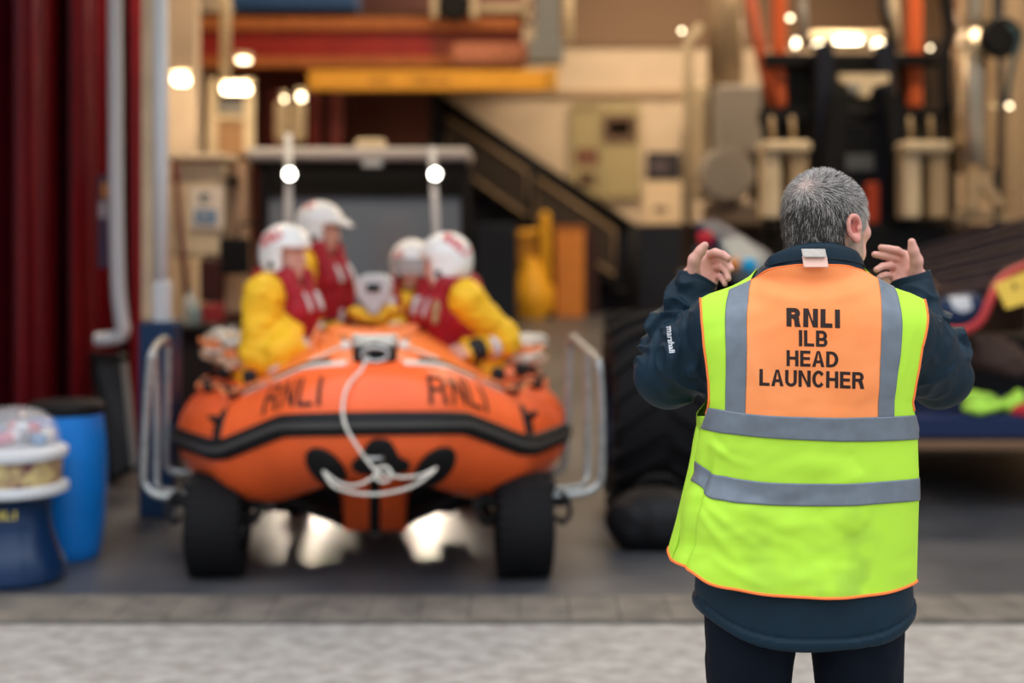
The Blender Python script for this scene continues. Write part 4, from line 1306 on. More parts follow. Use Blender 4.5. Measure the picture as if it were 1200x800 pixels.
# rope bundles lying on the stern halves of the tubes
def bundle(c, label, seed):
    rg = random.Random(seed)
    t = thing('rope_bundle', c, label, 'rope', None)
    for k in range(5):
        pts = []
        a0 = rg.uniform(0, 6)
        rx_, ry_ = rg.uniform(.07, .12), rg.uniform(.12, .22)
        for q in range(30):
            a = a0 + q * .55
            pts.append(c + np.array([rx_ * math.cos(a) + rg.uniform(-.02, .02), ry_ * math.sin(a) + rg.uniform(-.02, .02) + k * .03, .02 + k * .026 + rg.uniform(-.02, .03)]))
        MB().tube(spline(pts, 3), .009 if k % 2 else .013, 7).build('rope_coil', (M_rope2, M_rope, M_ropeo, M_rope2, M_rope)[k], t, smooth=True)
    return t
bundle(P(262, 420, 7.75), 'tangle of tan rope on the left tube behind the front crewman', 3)
bundle(P(282, 428, 7.35), 'tan rope heap on the left tube by the yellow sleeve', 5)
bundle(P(612, 428, 7.5), 'tangle of pale rope on the right tube beside the helmeted woman', 8)
# ================================================================== the crew in the boat
M_dry = mat('yellow_drysuit', (0.90, 0.53, 0.02), rough=.55, noise=.08, nscale=12, bump=.35, bscale=18)
M_red = mat('red_lifejacket', (0.34, 0.010, 0.022), rough=.55, noise=.15, nscale=14, bump=.25, bscale=22)
M_helm = mat('white_helmet_shell', (0.80, 0.80, 0.78), rough=.28, coat=.3)
M_helmred = mat('red_helmet_print', (0.65, 0.03, 0.03), rough=.4)
M_strap = mat('black_strap', (0.015, 0.015, 0.017), rough=.6)
M_refw = mat('white_reflective_patch', (0.62, 0.62, 0.64), rough=.4)
M_hairb = mat('fair_hair', (0.36, 0.24, 0.12), rough=.6, noise=.3, nscale=40, stretch=(6, 6, .6))
M_hairk = mat('dark_hair', (0.04, 0.028, 0.02), rough=.6, noise=.3, nscale=40, stretch=(6, 6, .6))
M_visor = mat('clear_visor', (0.55, 0.58, 0.60), rough=.08, alpha=.45, spec=.8)
M_face = mat('face_skin', (0.62, 0.33, 0.25), rough=.5, noise=.12, nscale=30)
M_glove = mat('black_glove', (0.02, 0.02, 0.022), rough=.6)

def rotm(yaw, pitch=0, roll=0):
    """rows right, forward, up; yaw clockwise from +Y seen from above"""
    y = R(yaw); r = np.array([math.cos(y), -math.sin(y), 0]); f = np.array([math.sin(y), math.cos(y), 0]); u = np.array([0, 0, 1.0])
    p = R(pitch); f, u = f * math.cos(p) + u * math.sin(p), u * math.cos(p) - f * math.sin(p)
    q = R(roll); r, u = r * math.cos(q) + u * math.sin(q), u * math.cos(q) - r * math.sin(q)
    return np.array([r, f, u])

def crew(label, head, yaw, hip, byaw, elbows, wrists, pitch=0, roll=0, peak=False, visor=False, hair=None, knees=None, text=None, hairm=None):
    head = np.array(head); hip = np.array(hip)
    M = rotm(yaw, pitch, roll); Bm = rotm(byaw)
    neck = head + M[2] * -.13 - M[1] * .03
    chest = neck * .72 + hip * .28 + np.array([0, 0, -.02])
    belly = neck * .30 + hip * .70
    shl = {s: neck * .86 + hip * .14 + Bm[0] * s * .175 for s in (-1, 1)}
    t = thing('person', (hip[0], hip[1], hip[2]), label, 'person', None)
    allp = np.array([head, hip, *elbows, *wrists] + (knees or []))
    lo = allp.min(0) - .30; hi = allp.max(0) + .30
    hp = lambda x, y, z: head + M[0] * x + M[1] * y + M[2] * z
    # body surface: head, neck, trunk, arms, hands
    b = Vol(lo, hi, .0075)
    b.ell(hp(0, -.01, .015), (.076, .096, .095), M, .01)
    b.ell(hp(0, .035, -.045), (.058, .060, .085), M, .03)
    b.ell(hp(0, .080, -.105), (.02, .018, .016), M, .02)
    b.chain([hp(0, .090, .0), hp(0, .112, -.032)], [.010, .014], .012)
    b.cone(hp(-.02, .093, -.066), hp(.02, .093, -.066), .008, .008, .008)
    for s in (-1, 1):
        b.ell(hp(s * .030, .100, .0), (.018, .012, .011), M, .006, True)
        b.ell(hp(s * .030, .086, .0), (.013, .013, .012), M, .002)
        b.cone(hp(s * .014, .096, .018), hp(s * .044, .086, .016), .008, .006, .008)
        b.ell(hp(s * .078, -.005, -.02), (.010, .016, .030), M, .006)
    b.cone(hp(0, -.02, -.08), neck - np.array([0, 0, .03]), .058, .062, .03)
    b.chain([neck - np.array([0, 0, .05]), chest, belly, hip], [.08, .12, .115, .12], .05)
    for k, s in enumerate((-1, 1)):
        b.chain([shl[s], elbows[k], wrists[k]], [.052, .042, .028], .02)
        fd = wrists[k] - elbows[k]; fd = fd / np.linalg.norm(fd)
        sd = np.cross(fd, [0, 0, 1.0]); sd /= np.linalg.norm(sd) + 1e-9; dn = np.cross(fd, sd)
        if dn[2] > 0: dn = -dn
        pm = wrists[k] + fd * .075
        for q in range(4):
            o_ = sd * (q - 1.5) * .021
            kn = pm + o_; b.cone(wrists[k] + o_ * .5, kn, .018, .012, .01)
            b.chain([kn, kn + fd * .032 + dn * .010, kn + fd * .040 + dn * .040], [.0105, .0098, .0085], .002)
        b.chain([wrists[k] + fd * .02 + sd * .03, wrists[k] + fd * .055 + sd * .056, wrists[k] + fd * .085 + sd * .058 + dn * .015], [.016, .012, .0095], .006)
    v, q = b.mesh(); v = relax(v, q, 1, .4)
    build('body', v, None, M_face, t, quads=q)
    # drysuit
    d = Vol(lo, hi, .009)
    d.chain([neck + (0, 0, -.015), chest, belly, hip], [.085, .152, .150, .160], .05)
    d.cone(shl[-1], shl[1], .085, .085, .06)
    d.cone(neck + (0, 0, .0), neck + (0, 0, .03), .078, .072, .02)
    for k, s in enumerate((-1, 1)):
        d.chain([shl[s], elbows[k]], [.098, .080], .03)
        d.chain([elbows[k], wrists[k]], [.080, .048], .02)
    if knees:
        for k, s in enumerate((-1, 1)):
            kn = np.array(knees[k])
            d.chain([hip + Bm[0] * s * .10, kn, kn + (0, 0, -.36)], [.125, .085, .07], .03)
    v, q = d.mesh(); v = relax(v, q, 2, .5); n = vnormals(v, q)
    v = v + n * (.012 * vnoise(v, 9, 3) + .007 * vnoise(v * np.array([1, 1, 1.8]), 22, 4))[:, None]
    od = build('drysuit', v, None, M_dry, t, quads=q, label='yellow drysuit')
    for k in (0, 1):
        fd = wrists[k] - elbows[k]; fd = fd / np.linalg.norm(fd)
        a = wrists[k] - fd * .035; MB().tube([a - fd * .03, a, a + fd * .03, a + fd * .05], [.060, .062, .058, .050], 16).build('cuff', M_strap, od, smooth=True, label='black cuff')
        a = wrists[k] - fd * .12; MB().tube([a - fd * .02, a + fd * .02], [.074, .072], 16).build('sleeve_band', M_refw, od, smooth=True, label='white reflective band')
    # lifejacket
    l = Vol(lo, hi, .008)
    for s in (-1, 1):
        f1 = Bm[1] * .125; sd = Bm[0] * s * .075
        l.chain([belly + f1 * 1.15 + sd, chest + f1 * 1.15 + sd, shl[s] * .55 + neck * .45 + Bm[1] * .085 + np.array([0, 0, .05])], [.070, .068, .048], .02)
        l.chain([shl[s] * .55 + neck * .45 + Bm[1] * .085 + np.array([0, 0, .05]), neck + Bm[0] * s * .085 + np.array([0, 0, .02]), neck - Bm[1] * .085 + np.array([0, 0, .02])], [.048, .042, .042], .02)
        l.chain([chest + sd * 1.2, belly + sd * 1.2], [.112, .110], .03)
    l.chain([neck - Bm[1] * .09, chest - Bm[1] * .085, belly - Bm[1] * .08], [.07, .09, .08], .03)
    v, q = l.mesh(); v = relax(v, q, 2, .5); n = vnormals(v, q)
    v = v + n * (.006 * vnoise(v, 16, 8))[:, None]
    ol = build('lifejacket', v, None, M_red, t, quads=q, label='red lifejacket')
    lb = bvh_of(ol)
    def onl(p, dirn):
        h = lb.ray_cast(Vector(p + dirn * .5), Vector(-dirn))
        return np.array(h[0]) if h[0] is not None else None
    for s in (-1, 1):
        for base, hh, ww in ((chest + Bm[0] * s * .075 + np.array([0, 0, .04]), .10, .045), (belly + Bm[0] * s * .08 + np.array([0, 0, .0]), .075, .055)):
            for tilt in (0,):
                rows = []
                ok = True
                for a in np.linspace(-hh / 2, hh / 2, 6):
                    row = []
                    for c in np.linspace(-ww / 2, ww / 2, 5):
                        h = onl(base + Bm[0] * c + BU * a, Bm[1])
                        if h is None: ok = False; break
                        row.append(h + Bm[1] * .006)
                    if not ok: break
                    rows.append(row)
                if ok:
                    o = MB().grid(rows).build('reflective_patch', M_refw, ol, smooth=True, label='white reflective patch')
                    md = o.modifiers.new('Solid', 'SOLIDIFY'); md.thickness = .004
    for z_ in (.02, -.10):
        c = belly + np.array([0, 0, .06 + z_])
        MB().tube([c + Bm[0] * .205 * math.cos(a) + Bm[1] * .175 * math.sin(a) for a in np.linspace(0, 2 * PI, 25)[:-1]], .010, 6, closed=True).build('waist_strap', M_strap, ol, smooth=True, label='black strap')
    # helmet
    hh = Vol(head - .24, head + .24, .006)
    hh.ell(hp(0, -.010, .030), (.122, .142, .128), M, .01)
    for s in (-1, 1):
        hh.ell(hp(s * .094, -.010, -.055), (.030, .062, .068), M, .02)
    hh.ell(hp(0, -.075, -.035), (.095, .060, .070), M, .04)
    hh.ell(hp(0, -.005, -.01), (.088, .108, .110), M, .004, True)
    def facecut(X, Y, Z):
        x, y, z = [(X - head[0]) * M[i, 0] + (Y - head[1]) * M[i, 1] + (Z - head[2]) * M[i, 2] for i in range(3)]
        g = np.maximum(np.maximum(.040 - y, z - .035), np.abs(x) - .105)
        return np.maximum(g, -.25 - z)
    hh.op(facecut, head - .22, head + .22, .015, True)
    def below(X, Y, Z):
        z = (X - head[0]) * M[2, 0] + (Y - head[1]) * M[2, 1] + (Z - head[2]) * M[2, 2]
        return z + .118
    hh.op(below, head - .22, head + .22, .01, True)
    if peak:
        hh.chain([hp(-.07, .10, .055), hp(0, .15, .060), hp(.07, .10, .055)], [.012] * 3, .01)
        for k in range(5): hh.cone(hp((k - 2) * .028, .09, .060), hp((k - 2) * .022, .185 - .012 * (k - 2) ** 2 * .5, .040), .013, .008, .012)
    v, q = hh.mesh(); v = relax(v, q, 2, .5)
    oh = build('helmet', v, None, M_helm, t, quads=q, label='white helmet')
    for s in (-1, 1):
        c0 = hp(s * .118, -.005, -.052); ax = M[0] * s
        pts = [c0 + (M[1] * math.cos(a) + M[2] * math.sin(a)) * .020 for a in np.linspace(0, 2 * PI, 17)[:-1]]
        MB().add([c0 + ax * .008] + [p + ax * .006 for p in pts] + [p - ax * .02 for p in pts], [(0, 1 + i, 1 + (i + 1) % 16) for i in range(16)] + [(1 + i, 17 + i, 17 + (i + 1) % 16, 1 + (i + 1) % 16) for i in range(16)]).build('ear_hole', M_strap, oh, smooth=True, label='dark ear opening')
        MB().tube(spline([hp(s * .085, .02, -.08), hp(s * .062, .045, -.12), hp(s * .02, .075, -.132), hp(0, .08, -.134)], 4), .007, 6).build('chin_strap', M_strap, oh, smooth=True, label='black chin strap')
    if text:
        hbv = bvh_of(oh)
        for bx, rot in text:
            v2, f2 = flat_mesh(polys=word_px('RNLI', (-50, -14, 50, 14), .24, .14, 0), maxlen=12)
            w_, h_ = bx[2] - bx[0], bx[3] - bx[1]
            a = v2[:, 0] / 100 * w_; c = v2[:, 1] / 28 * h_
            X = (bx[0] + bx[2]) / 2 + a * math.cos(R(rot)) - c * math.sin(R(rot)); Yp = (bx[1] + bx[3]) / 2 + a * math.sin(R(rot)) + c * math.cos(R(rot))
            lay_on('helmet_lettering', np.stack([X, Yp], 1), f2, hbv, M_helmred, oh, off=.002, label='red letters RNLI')
    if visor:
        rows = []
        for e in np.linspace(.055, -.045, 8):
            rows.append([hp(.125 * math.sin(a), .02 + .135 * math.cos(a), e) for a in np.linspace(-1.25, 1.25, 22)])
        o = MB().grid(rows).build('visor', M_visor, oh, smooth=True, label='clear visor')
        md = o.modifiers.new('Solid', 'SOLIDIFY'); md.thickness = .003
    if hair:
        hvv = Vol(head - .35, head + .30, .008)
        pts = [hp(*p) for p in hair]
        for off in (-.035, -.012, .012, .035):
            hvv.chain([p + M[0] * off * .9 for p in pts], [.024, .026, .022, .016][:len(pts)] if len(pts) <= 4 else [.022] * len(pts), .012)
        v, q = hvv.mesh(); build('hair', v, None, hairm or M_hairb, t, quads=q, label='long hair')
    return t

S_ = lambda px, py, Y: P(px, py, Y)
# front left: face turned to the middle of the boat and a little to the camera
crew('crew member in yellow drysuit on the near left tube, face towards the cockpit', S_(336, 298, 7.28), 118, S_(312, 432, 7.36), 105,
     [S_(330, 412, 7.05) , S_(300, 415, 7.10)], [S_(372, 418, 7.25), S_(352, 440, 7.02)], pitch=-2, text=[((303, 268, 330, 285), -28)],
     knees=[S_(370, 440, 7.60), S_(366, 440, 7.25)])
# rear left: peaked helmet in profile
crew('crew member with peaked white helmet seen in profile, red lifejacket, behind the near left one', S_(376, 268, 8.15), 97, S_(372, 400, 8.25), 110,
     [S_(352, 385, 8.25), S_(352, 388, 8.0)], [S_(392, 386, 8.0), S_(398, 398, 7.95)], pitch=-8, peak=True, text=[((341, 236, 368, 245), -8)],
     knees=[S_(415, 405, 8.45), S_(415, 405, 8.2)])
# rear right: face to the camera under a raised visor
crew('crew member facing the camera, visor down, half hidden at the right side of the cockpit', S_(482, 312, 8.2), 185, S_(482, 415, 8.25), 190,
     [S_(505, 385, 8.1), S_(462, 385, 8.1)], [S_(490, 398, 7.8), S_(466, 398, 7.8)], visor=True, hair=[(.07, -.02, -.05), (.085, -.02, -.13), (.09, .03, -.22), (.08, .05, -.28)], hairm=M_hairk, text=[((458, 296, 474, 306), -55)],
     knees=[S_(470, 412, 7.9), S_(495, 412, 7.9)])
# front right: looks to the left, fair hair on the shoulder
crew('crew member with fair hair on the near right tube, face turned away to the left', S_(521, 308, 7.35), -72, S_(556, 428, 7.50), -112,
     [S_(590, 398, 7.30), S_(580, 395, 7.45)], [S_(552, 412, 7.20), S_(548, 405, 7.25)], pitch=-6, text=[((518, 281, 552, 292), 36)],
     hair=[(-.080, -.01, -.09), (-.100, -.005, -.16), (-.125, .01, -.23), (-.14, .02, -.29)], knees=[S_(515, 440, 7.4), S_(520, 440, 7.7)])
# ================================================================== the building
M_floor = mat('wet_concrete_floor', (0.055, 0.058, 0.066), rough=.40, color2=(0.105, 0.103, 0.108), nscale=1.3, bump=.12, bscale=22)
M_road = mat('road_concrete', (0.40, 0.38, 0.35), rough=.9, color2=(0.27, 0.25, 0.225), nscale=13.0, bump=1.0, bscale=44, stretch=(.8, 1, 1))
M_kerb = mat('sill_block', (0.20, 0.175, 0.145), rough=.85, color2=(0.12, 0.108, 0.092), nscale=6, bump=.4, bscale=40)
M_drain = mat('dark_joint', (0.04, 0.037, 0.034), rough=.9)
M_red = MATS['red_lifejacket']
M_door = mat('door_red_shaded', (0.11, 0.004, 0.008), rough=.32, noise=.12, nscale=4)
M_doorb = mat('door_red_lit', (0.17, 0.006, 0.010), rough=.28, noise=.12, nscale=3)
M_cream = mat('cream_wall_paint', (0.60, 0.47, 0.34), rough=.75, noise=.06, nscale=2)
M_cream2 = mat('cream_metal', (0.66, 0.54, 0.36), rough=.45, noise=.08, nscale=5)
M_navyw = mat('navy_wall_paint', (0.009, 0.012, 0.024), rough=.6, spec=.2)
M_beamr = mat('red_beam_paint', (0.30, 0.018, 0.015), rough=.35, noise=.1, nscale=4)
M_beamo = mat('orange_flange_paint', (0.42, 0.13, 0.035), rough=.45, noise=.12, nscale=5)
M_crane = mat('yellow_crane_paint', (0.72, 0.34, 0.035), rough=.4, noise=.05, nscale=5)
M_blue = mat('blue_paint', (0.020, 0.075, 0.22), rough=.45)
M_grey = mat('grey_paint', (0.22, 0.22, 0.21), rough=.5, noise=.08, nscale=5)
M_white = mat('white_paint', (0.60, 0.62, 0.64), rough=.4)
M_dk = mat('near_black', (0.007, 0.007, 0.008), rough=.55, spec=.18)
M_hull = MATS['dark_painted_steel']
M_warm = mat('lamp_glow_warm', (1, .9, .7), emit=(1.0, .80, .50), estr=9)
M_cool = mat('lamp_glow_white', (1, 1, .95), emit=(1.0, .92, .72), estr=11)
M_rust = mat('rust_red_post', (0.45, 0.085, 0.03), rough=.4, noise=.1, nscale=6)
M_silver = mat('polished_exhaust', (0.62, 0.52, 0.38), rough=.28, metal=.85, noise=.1, nscale=4)
M_wood = mat('orange_board', (0.55, 0.20, 0.04), rough=.6, noise=.1, nscale=5)
M_yel = mat('yellow_machine_paint', (0.72, 0.36, 0.02), rough=.4, noise=.1, nscale=8)

def S(o, **k): return tag(o, kind='structure')
S(MB().bb((-6, 6.26, -.3), (11, 28, 0)).build('floor', M_floor))
# concrete outside with the threshold row of blocks
S(MB().bb((-9, -4, -.3), (11, 5.80, -.002)).build('ground', M_road))
mb = MB(); x = -9.0; rgn = random.Random(5)
while x < 11:
    w_ = .21; mb.box((x + w_ / 2, 6.05, -.1485 + rgn.uniform(0, .0008)), (w_ - .003, .40, .30), bev=.002); x += w_
S(mb.build('kerb', M_kerb))
S(MB().bb((-9, 5.79, -.3), (11, 6.27, -.010)).build('trim_1', M_drain))
# walls
S(MB().bb((-6, 27, 0), (11, 27.2, 8)).build('wall_back', M_cream))
S(MB().bb((-4.75, 6.1, 0), (-4.5, 27, 8)).build('wall_left', M_cream))
S(MB().bb((9.5, 6.1, 0), (9.7, 27, 8)).build('wall_right', M_cream))
S(MB().bb((-9, 5.9, 5.2), (11, 6.2, 8)).build('wall_front', M_cream))
S(MB().bb((-9, 5.95, 0), (-3.05, 6.15, 5.2)).build('wall_front_left', M_doorb))
S(MB().bb((8.2, 5.95, 0), (11, 6.15, 5.2)).build('wall_front_right', M_cream))
S(MB().bb((-6, 5.9, 8), (11, 27.2, 8.2)).build('ceiling', mat('dark_roof', (.05, .045, .04), rough=.8)))
# dado of the back wall, roof shade band and cream board above
def pbox(px0, py0, px1, py1, Y, d=.06, bev=.0):
    a = P(px0, py0, Y); b = P(px1, py1, Y)
    return (min(a[0], b[0]), Y - d / 2, min(a[2], b[2])), (max(a[0], b[0]), Y + d / 2, max(a[2], b[2]))
def slab(name, px0, py0, px1, py1, Y, m, d=.06, bev=.0, parent=None, label=None, smooth=False):
    lo, hi = pbox(px0, py0, px1, py1, Y, d)
    return MB().bb(lo, hi, bev=bev).build(name, m, parent, smooth=smooth, label=label)
S(MB().bb((-4.5, 26.90, 0), (4.0, 26.99, P(0, 264, 26.9)[2])).build('wall_dado', M_navyw))
S(slab('roof_shade_band', 630, -60, 1200, 54, 26.95, mat('roof_shade_brown', (.20, .125, .08), rough=.8), .06))  # brown slab paints the shade under the roof onto the wall
S(slab('trim_3', 500, 106, 860, 112, 26.93, mat('wall_rail', (.42, .29, .18), rough=.7), .08))
S(slab('wall_pier', 800, 150, 808, 262, 26.8, M_dk, .1))

# folded door leaves at the left of the opening
leafs = [(-60, 8.30), (16, 8.75), (20, 8.30), (46, 8.36), (52, 8.8), (80, 9.3), (84, 8.95), (106, 9.03), (111, 9.5), (150, 10.0), (154, 9.7), (166, 9.75)]
def leaf(pts, n_, top=5.15):
    t = tag(thing('door_%d' % n_, (P(pts[0][0], 300, pts[0][1])[0], pts[0][1], 0.02), None, None), kind='structure')
    for k in range(len(pts) - 1):
        a = PW(pts[k][0], .02, pts[k][1]); b = PW(pts[k + 1][0], .02, pts[k + 1][1])
        d = b - a; L_ = np.linalg.norm(d); nrm = np.array([-d[1], d[0], 0]) / L_ * .02
        q = [a + nrm, b + nrm, b - nrm, a - nrm]
        vs = q + [p + (0, 0, top) for p in q]
        bright = abs(d[1]) < abs(d[0])  # faces towards the camera get the lit red, side faces the shaded red
        MB().add(vs, [(0, 1, 2, 3), (4, 7, 6, 5), (0, 4, 5, 1), (1, 5, 6, 2), (2, 6, 7, 3), (3, 7, 4, 0)]).build('door_panel', M_doorb if bright else M_door, t, bevel=.006, label='red face painted as lit' if bright else None)
    return t
leaf(leafs[0:4], 1); leaf(leafs[3:8], 2); leaf(leafs[7:12], 3)
for px, Y in ((40, 8.27), (101, 8.92)):
    a = PW(px, 0, Y)
    MB().tube([(a[0], a[1] - .02, .03), (a[0], a[1] - .02, 5.1)], .022, 10).build('door_%d' % (4 if px == 40 else 5), M_doorb, smooth=True)['kind'] = 'structure'

# downpipe, posts
dp = MB().tube(spline([P(134, -60, 8.6), P(135, 100, 8.6), P(136, 240, 8.6), P(138, 330, 8.6), P(142, 372, 8.6), P(144, 385, 8.6), P(140, 394, 8.6), P(128, 397, 8.6), P(112, 398, 8.6)], 5), .044, 14)
o = dp.build('downpipe', M_white, smooth=True); tag(o, 'pale grey pipe running down in front of the red door leaves', 'pipe')
po = thing('steel_post', PW(190, 0, 8.0), 'tall pale grey steel post standing in a blue box base', 'post')
MB().tube([PW(189, .9, 8.0), P(188, -70, 8.0)], .042, 14).build('post_tube', M_white, po, smooth=True)
slab('post_sleeve', 181, 330, 200, 378, 8.0, M_white, .10, .01, po)
slab('blue_base', 168, 376, 208, 602, 8.0, mat('navy_blue_box', (.008, .035, .095), rough=.5), .22, .01, po, 'dark blue box base')
S(slab('trim_4', 168, -80, 181, 372, 8.6, M_cream2, .08))
# pole-mounted notices on the door leaf
nt_ = thing('notice_strip', P(121, 258, 8.88), 'narrow purple and orange notice hung on the red door leaf', 'notice')
slab('board', 115, 206, 127, 314, 8.88, mat('purple_notice', (.06, .045, .09), rough=.5), .02, .002, nt_)
slab('picture', 119, 214, 126, 232, 8.86, mat('orange_notice', (.55, .22, .05), rough=.5), .01, 0, nt_)
slab('picture', 116, 236, 125, 256, 8.86, mat('pale_notice', (.4, .38, .42), rough=.5), .01, 0, nt_)

# dark board leaning by the doors
lb_ = thing('leaning_panel', P(134, 545, 8.95), 'dark grey framed panel leaning against the red doors', 'panel')
def leaning(pts, name, m, d=.03):
    a = [P(px, py, Y) for px, py, Y in pts]
    n_ = np.array([0, d, 0])
    MB().add(a + [p + n_ for p in a], [(0, 1, 2, 3), (7, 6, 5, 4), (0, 4, 5, 1), (1, 5, 6, 2), (2, 6, 7, 3), (3, 7, 4, 0)]).build(name, m, lb_, bevel=.004)
leaning([(106, 415, 9.05), (143, 418, 9.05), (158, 548, 8.85), (126, 566, 8.85)], 'panel_board', mat('charcoal_board', (.03, .032, .036), rough=.5))
for q in ([(104, 413, 9.01), (110, 413, 9.01), (132, 566, 8.81), (126, 569, 8.81)], [(140, 414, 9.01), (147, 416, 9.01), (161, 545, 8.81), (154, 549, 8.81)], [(104, 413, 9.0), (147, 416, 9.0), (148, 424, 8.99), (105, 421, 8.99)], [(126, 560, 8.82), (161, 541, 8.82), (162, 549, 8.81), (126, 569, 8.81)]):
    leaning(q, 'panel_frame', M_grey if q[0][0] > 135 else M_dk, .035)

# blue barrel
Yb = 6.98
xb = P(78, 0, Yb)[0]
sc = Yb / F
prof_ = [(0, .0), (.150, .0), (.162, .015), (.172, .06), (.186, .18), (.194, .34), (.194, .48), (.186, .60), (.176, .68), (.172, .705), (.160, .71), (0, .71)]
brl = thing('plastic_barrel', (xb, Yb, 0), 'bright blue plastic barrel with a black lid by the red doors', 'barrel')
M_blueb = mat('bright_blue_plastic', (0.006, 0.19, 0.62), rough=.38, noise=.06, nscale=6, coat=.1)
MB().lathe(prof_, (xb, Yb, 0), 40).build('drum', M_blueb, brl, smooth='auto')
MB().lathe([(0, .705), (.176, .705), (.182, .715), (.182, .745), (.170, .760), (.12, .762), (0, .762)], (xb, Yb, 0), 40).build('lid', M_dk, brl, smooth='auto', label='black lid')
MB().tube(spline([(xb + .0, Yb - .19, .60), (xb - .02, Yb - .215, .575), (xb - .055, Yb - .215, .57), (xb - .08, Yb - .175, .60)], 5), .011, 8).build('handle', M_dk, brl, smooth=True)
slab('lid_paper', 68, 481, 95, 483, Yb, M_white, .1, 0, brl)

# collecting box shaped like a mooring buoy
Yc2 = 6.53
xc2 = P(16, 0, Yc2)[0]
cb_ = thing('collection_box', (xc2, Yc2, 0), 'dark blue waisted collection box with a clear dome full of bright items', 'collection box')
M_cbb = mat('dark_blue_moulding', (0.006, 0.028, 0.085), rough=.25, coat=.4)
MB().lathe([(0, 0), (.215, 0), (.232, .02), (.232, .075), (.205, .15), (.178, .24), (.168, .31), (.178, .36), (.205, .39), (.222, .40), (0, .40)], (xc2, Yc2, 0), 44).build('pedestal', M_cbb, cb_, smooth='auto', label='dark blue waisted pedestal')
MB().lathe([(.0, .40), (.226, .40), (.244, .41), (.244, .438), (.228, .45), (0, .45)], (xc2, Yc2, 0), 44).build('lower_rim', M_white, cb_, smooth='auto', label='pale rim')
MB().lathe([(.0, .56), (.222, .56), (.240, .57), (.242, .60), (.225, .612), (.19, .618), (.0, .618)], (xc2, Yc2, 0), 44).build('upper_rim', M_white, cb_, smooth='auto', label='pale rim')
M_glass = mat('clear_dome', (.9, .92, .95), rough=.05, alpha=.28, spec=1.0)
MB().lathe([(.205, .615), (.205, .65), (.195, .69), (.17, .735), (.12, .772), (.06, .790), (.0, .795)], (xc2, Yc2, 0), 36, caps=False).build('dome', M_glass, cb_, smooth=True, label='clear dome')
MB().lathe([(.216, .45), (.216, .56)], (xc2, Yc2, 0), 40, caps=False).build('window_band', mat('print_band', (.12, .02, .06), rough=.3, color2=(.62, .50, .22), nscale=16), cb_, smooth=True, label='colourful printed band')
cols_ = [(.55, .06, .08), (.60, .62, .66), (.10, .28, .50), (.6, .5, .55), (.05, .05, .12), (.65, .62, .6), (.5, .08, .14)]
rg = random.Random(11)
toys = Vol((xc2 - .2, Yc2 - .2, .6), (xc2 + .2, Yc2 + .2, .8), .01)
for k in range(26):
    a = rg.uniform(0, 2 * PI); r = .15 * math.sqrt(rg.random()); z = .645 + rg.uniform(0, .075) * (1 - r / .2)
    c = (xc2 + r * math.cos(a), Yc2 + r * math.sin(a), z)
    MB().lathe([(0, -.03), (.025, -.024), (.036, 0), (.025, .024), (0, .03)], c, 12).build('soft_toy_filling', mat('toy_%d' % (k % 7), cols_[k % 7], rough=.6), cb_, smooth=True, label='bright item inside the dome')
cbv = bvh_of(bpy.data.objects['pedestal'])
v2, f2 = flat_mesh(polys=word_px('RNLI', (-22, 599, 19, 609), .2, .14, -.02), maxlen=4)
lay_on('pedestal_lettering', v2, f2, cbv, mat('yellow_print', (.75, .62, .12), rough=.5), cb_, label='small yellow letters')

# ================================================================== cab of the tractor behind the boat
YT = 11.3
trk = thing('launch_tractor', (P(428, 0, YT)[0], YT, 0), 'dark tractor cab with pale roof and two lit lamps behind the crew', 'tractor')
slab('cab_roof', 300, 176, 553, 191, YT - .1, mat('pale_grey_roof', (.50, .47, .44), rough=.4), .9, .03, trk, 'pale grey roof slab')
slab('roof_edge', 304, 191, 549, 196, YT - .1, M_dk, .85, .01, trk)
for a, b in ((305, 314), (540, 549)):
    slab('cab_post', a, 194, b, 400, YT - .45, M_dk, .07, .01, trk, 'black cab post')
    slab('cab_post', a + 6, 194, b + 4, 400, YT + .8, M_dk, .07, .01, trk)
M_wind = mat('windscreen_glass', (.20, .24, .29), rough=.12, alpha=.80, spec=.8)
slab('windscreen', 314, 230, 540, 372, YT - .42, M_wind, .012, 0, trk, 'grey reflecting windscreen')
slab('screen_frame', 312, 226, 542, 231, YT - .44, M_dk, .03, .004, trk)
slab('cab_back', 306, 192, 549, 420, YT + .85, M_dk, .05, .01, trk)
slab('seat_back', 395, 270, 450, 400, YT + .45, M_dk, .16, .05, trk)
MB().tube([P(420, 330, YT + .1) + np.array([.17 * math.cos(a), .05 * math.sin(a), .15 * math.sin(a)]) for a in np.linspace(0, 2 * PI, 25)[:-1]], .016, 8, closed=True).build('steering_wheel', M_dk, trk, smooth=True)
slab('bonnet', 330, 372, 525, 455, YT - .9, mat('navy_bonnet', (.012, .02, .04), rough=.4), 1.0, .06, trk, 'dark navy bonnet')
slab('front_grille', 345, 385, 510, 478, YT - 1.42, M_dk, .05, .01, trk)
slab('roof_light', 425, 188, 448, 196, YT - .55, M_greyp, .05, .01, trk)
slab('side_mirror', 258, 279, 292, 321, YT - .5, M_dk, .05, .012, trk, 'black rectangular side mirror')
MB().tube([P(305, 262, YT - .45), P(282, 262, YT - .5), P(276, 282, YT - .5)], .012, 8).build('mirror_arm', M_dk, trk, smooth=True)
for px in (330, 525):
    wheel(trk, (P(px, 0, YT)[0], YT - .55, .42), .42, .34, M_dk, 0, True, 'tyre')
    wheel(trk, (P(px, 0, YT)[0], YT + 1.0, .55), .55, .40, M_dk, 0, True, 'tyre')
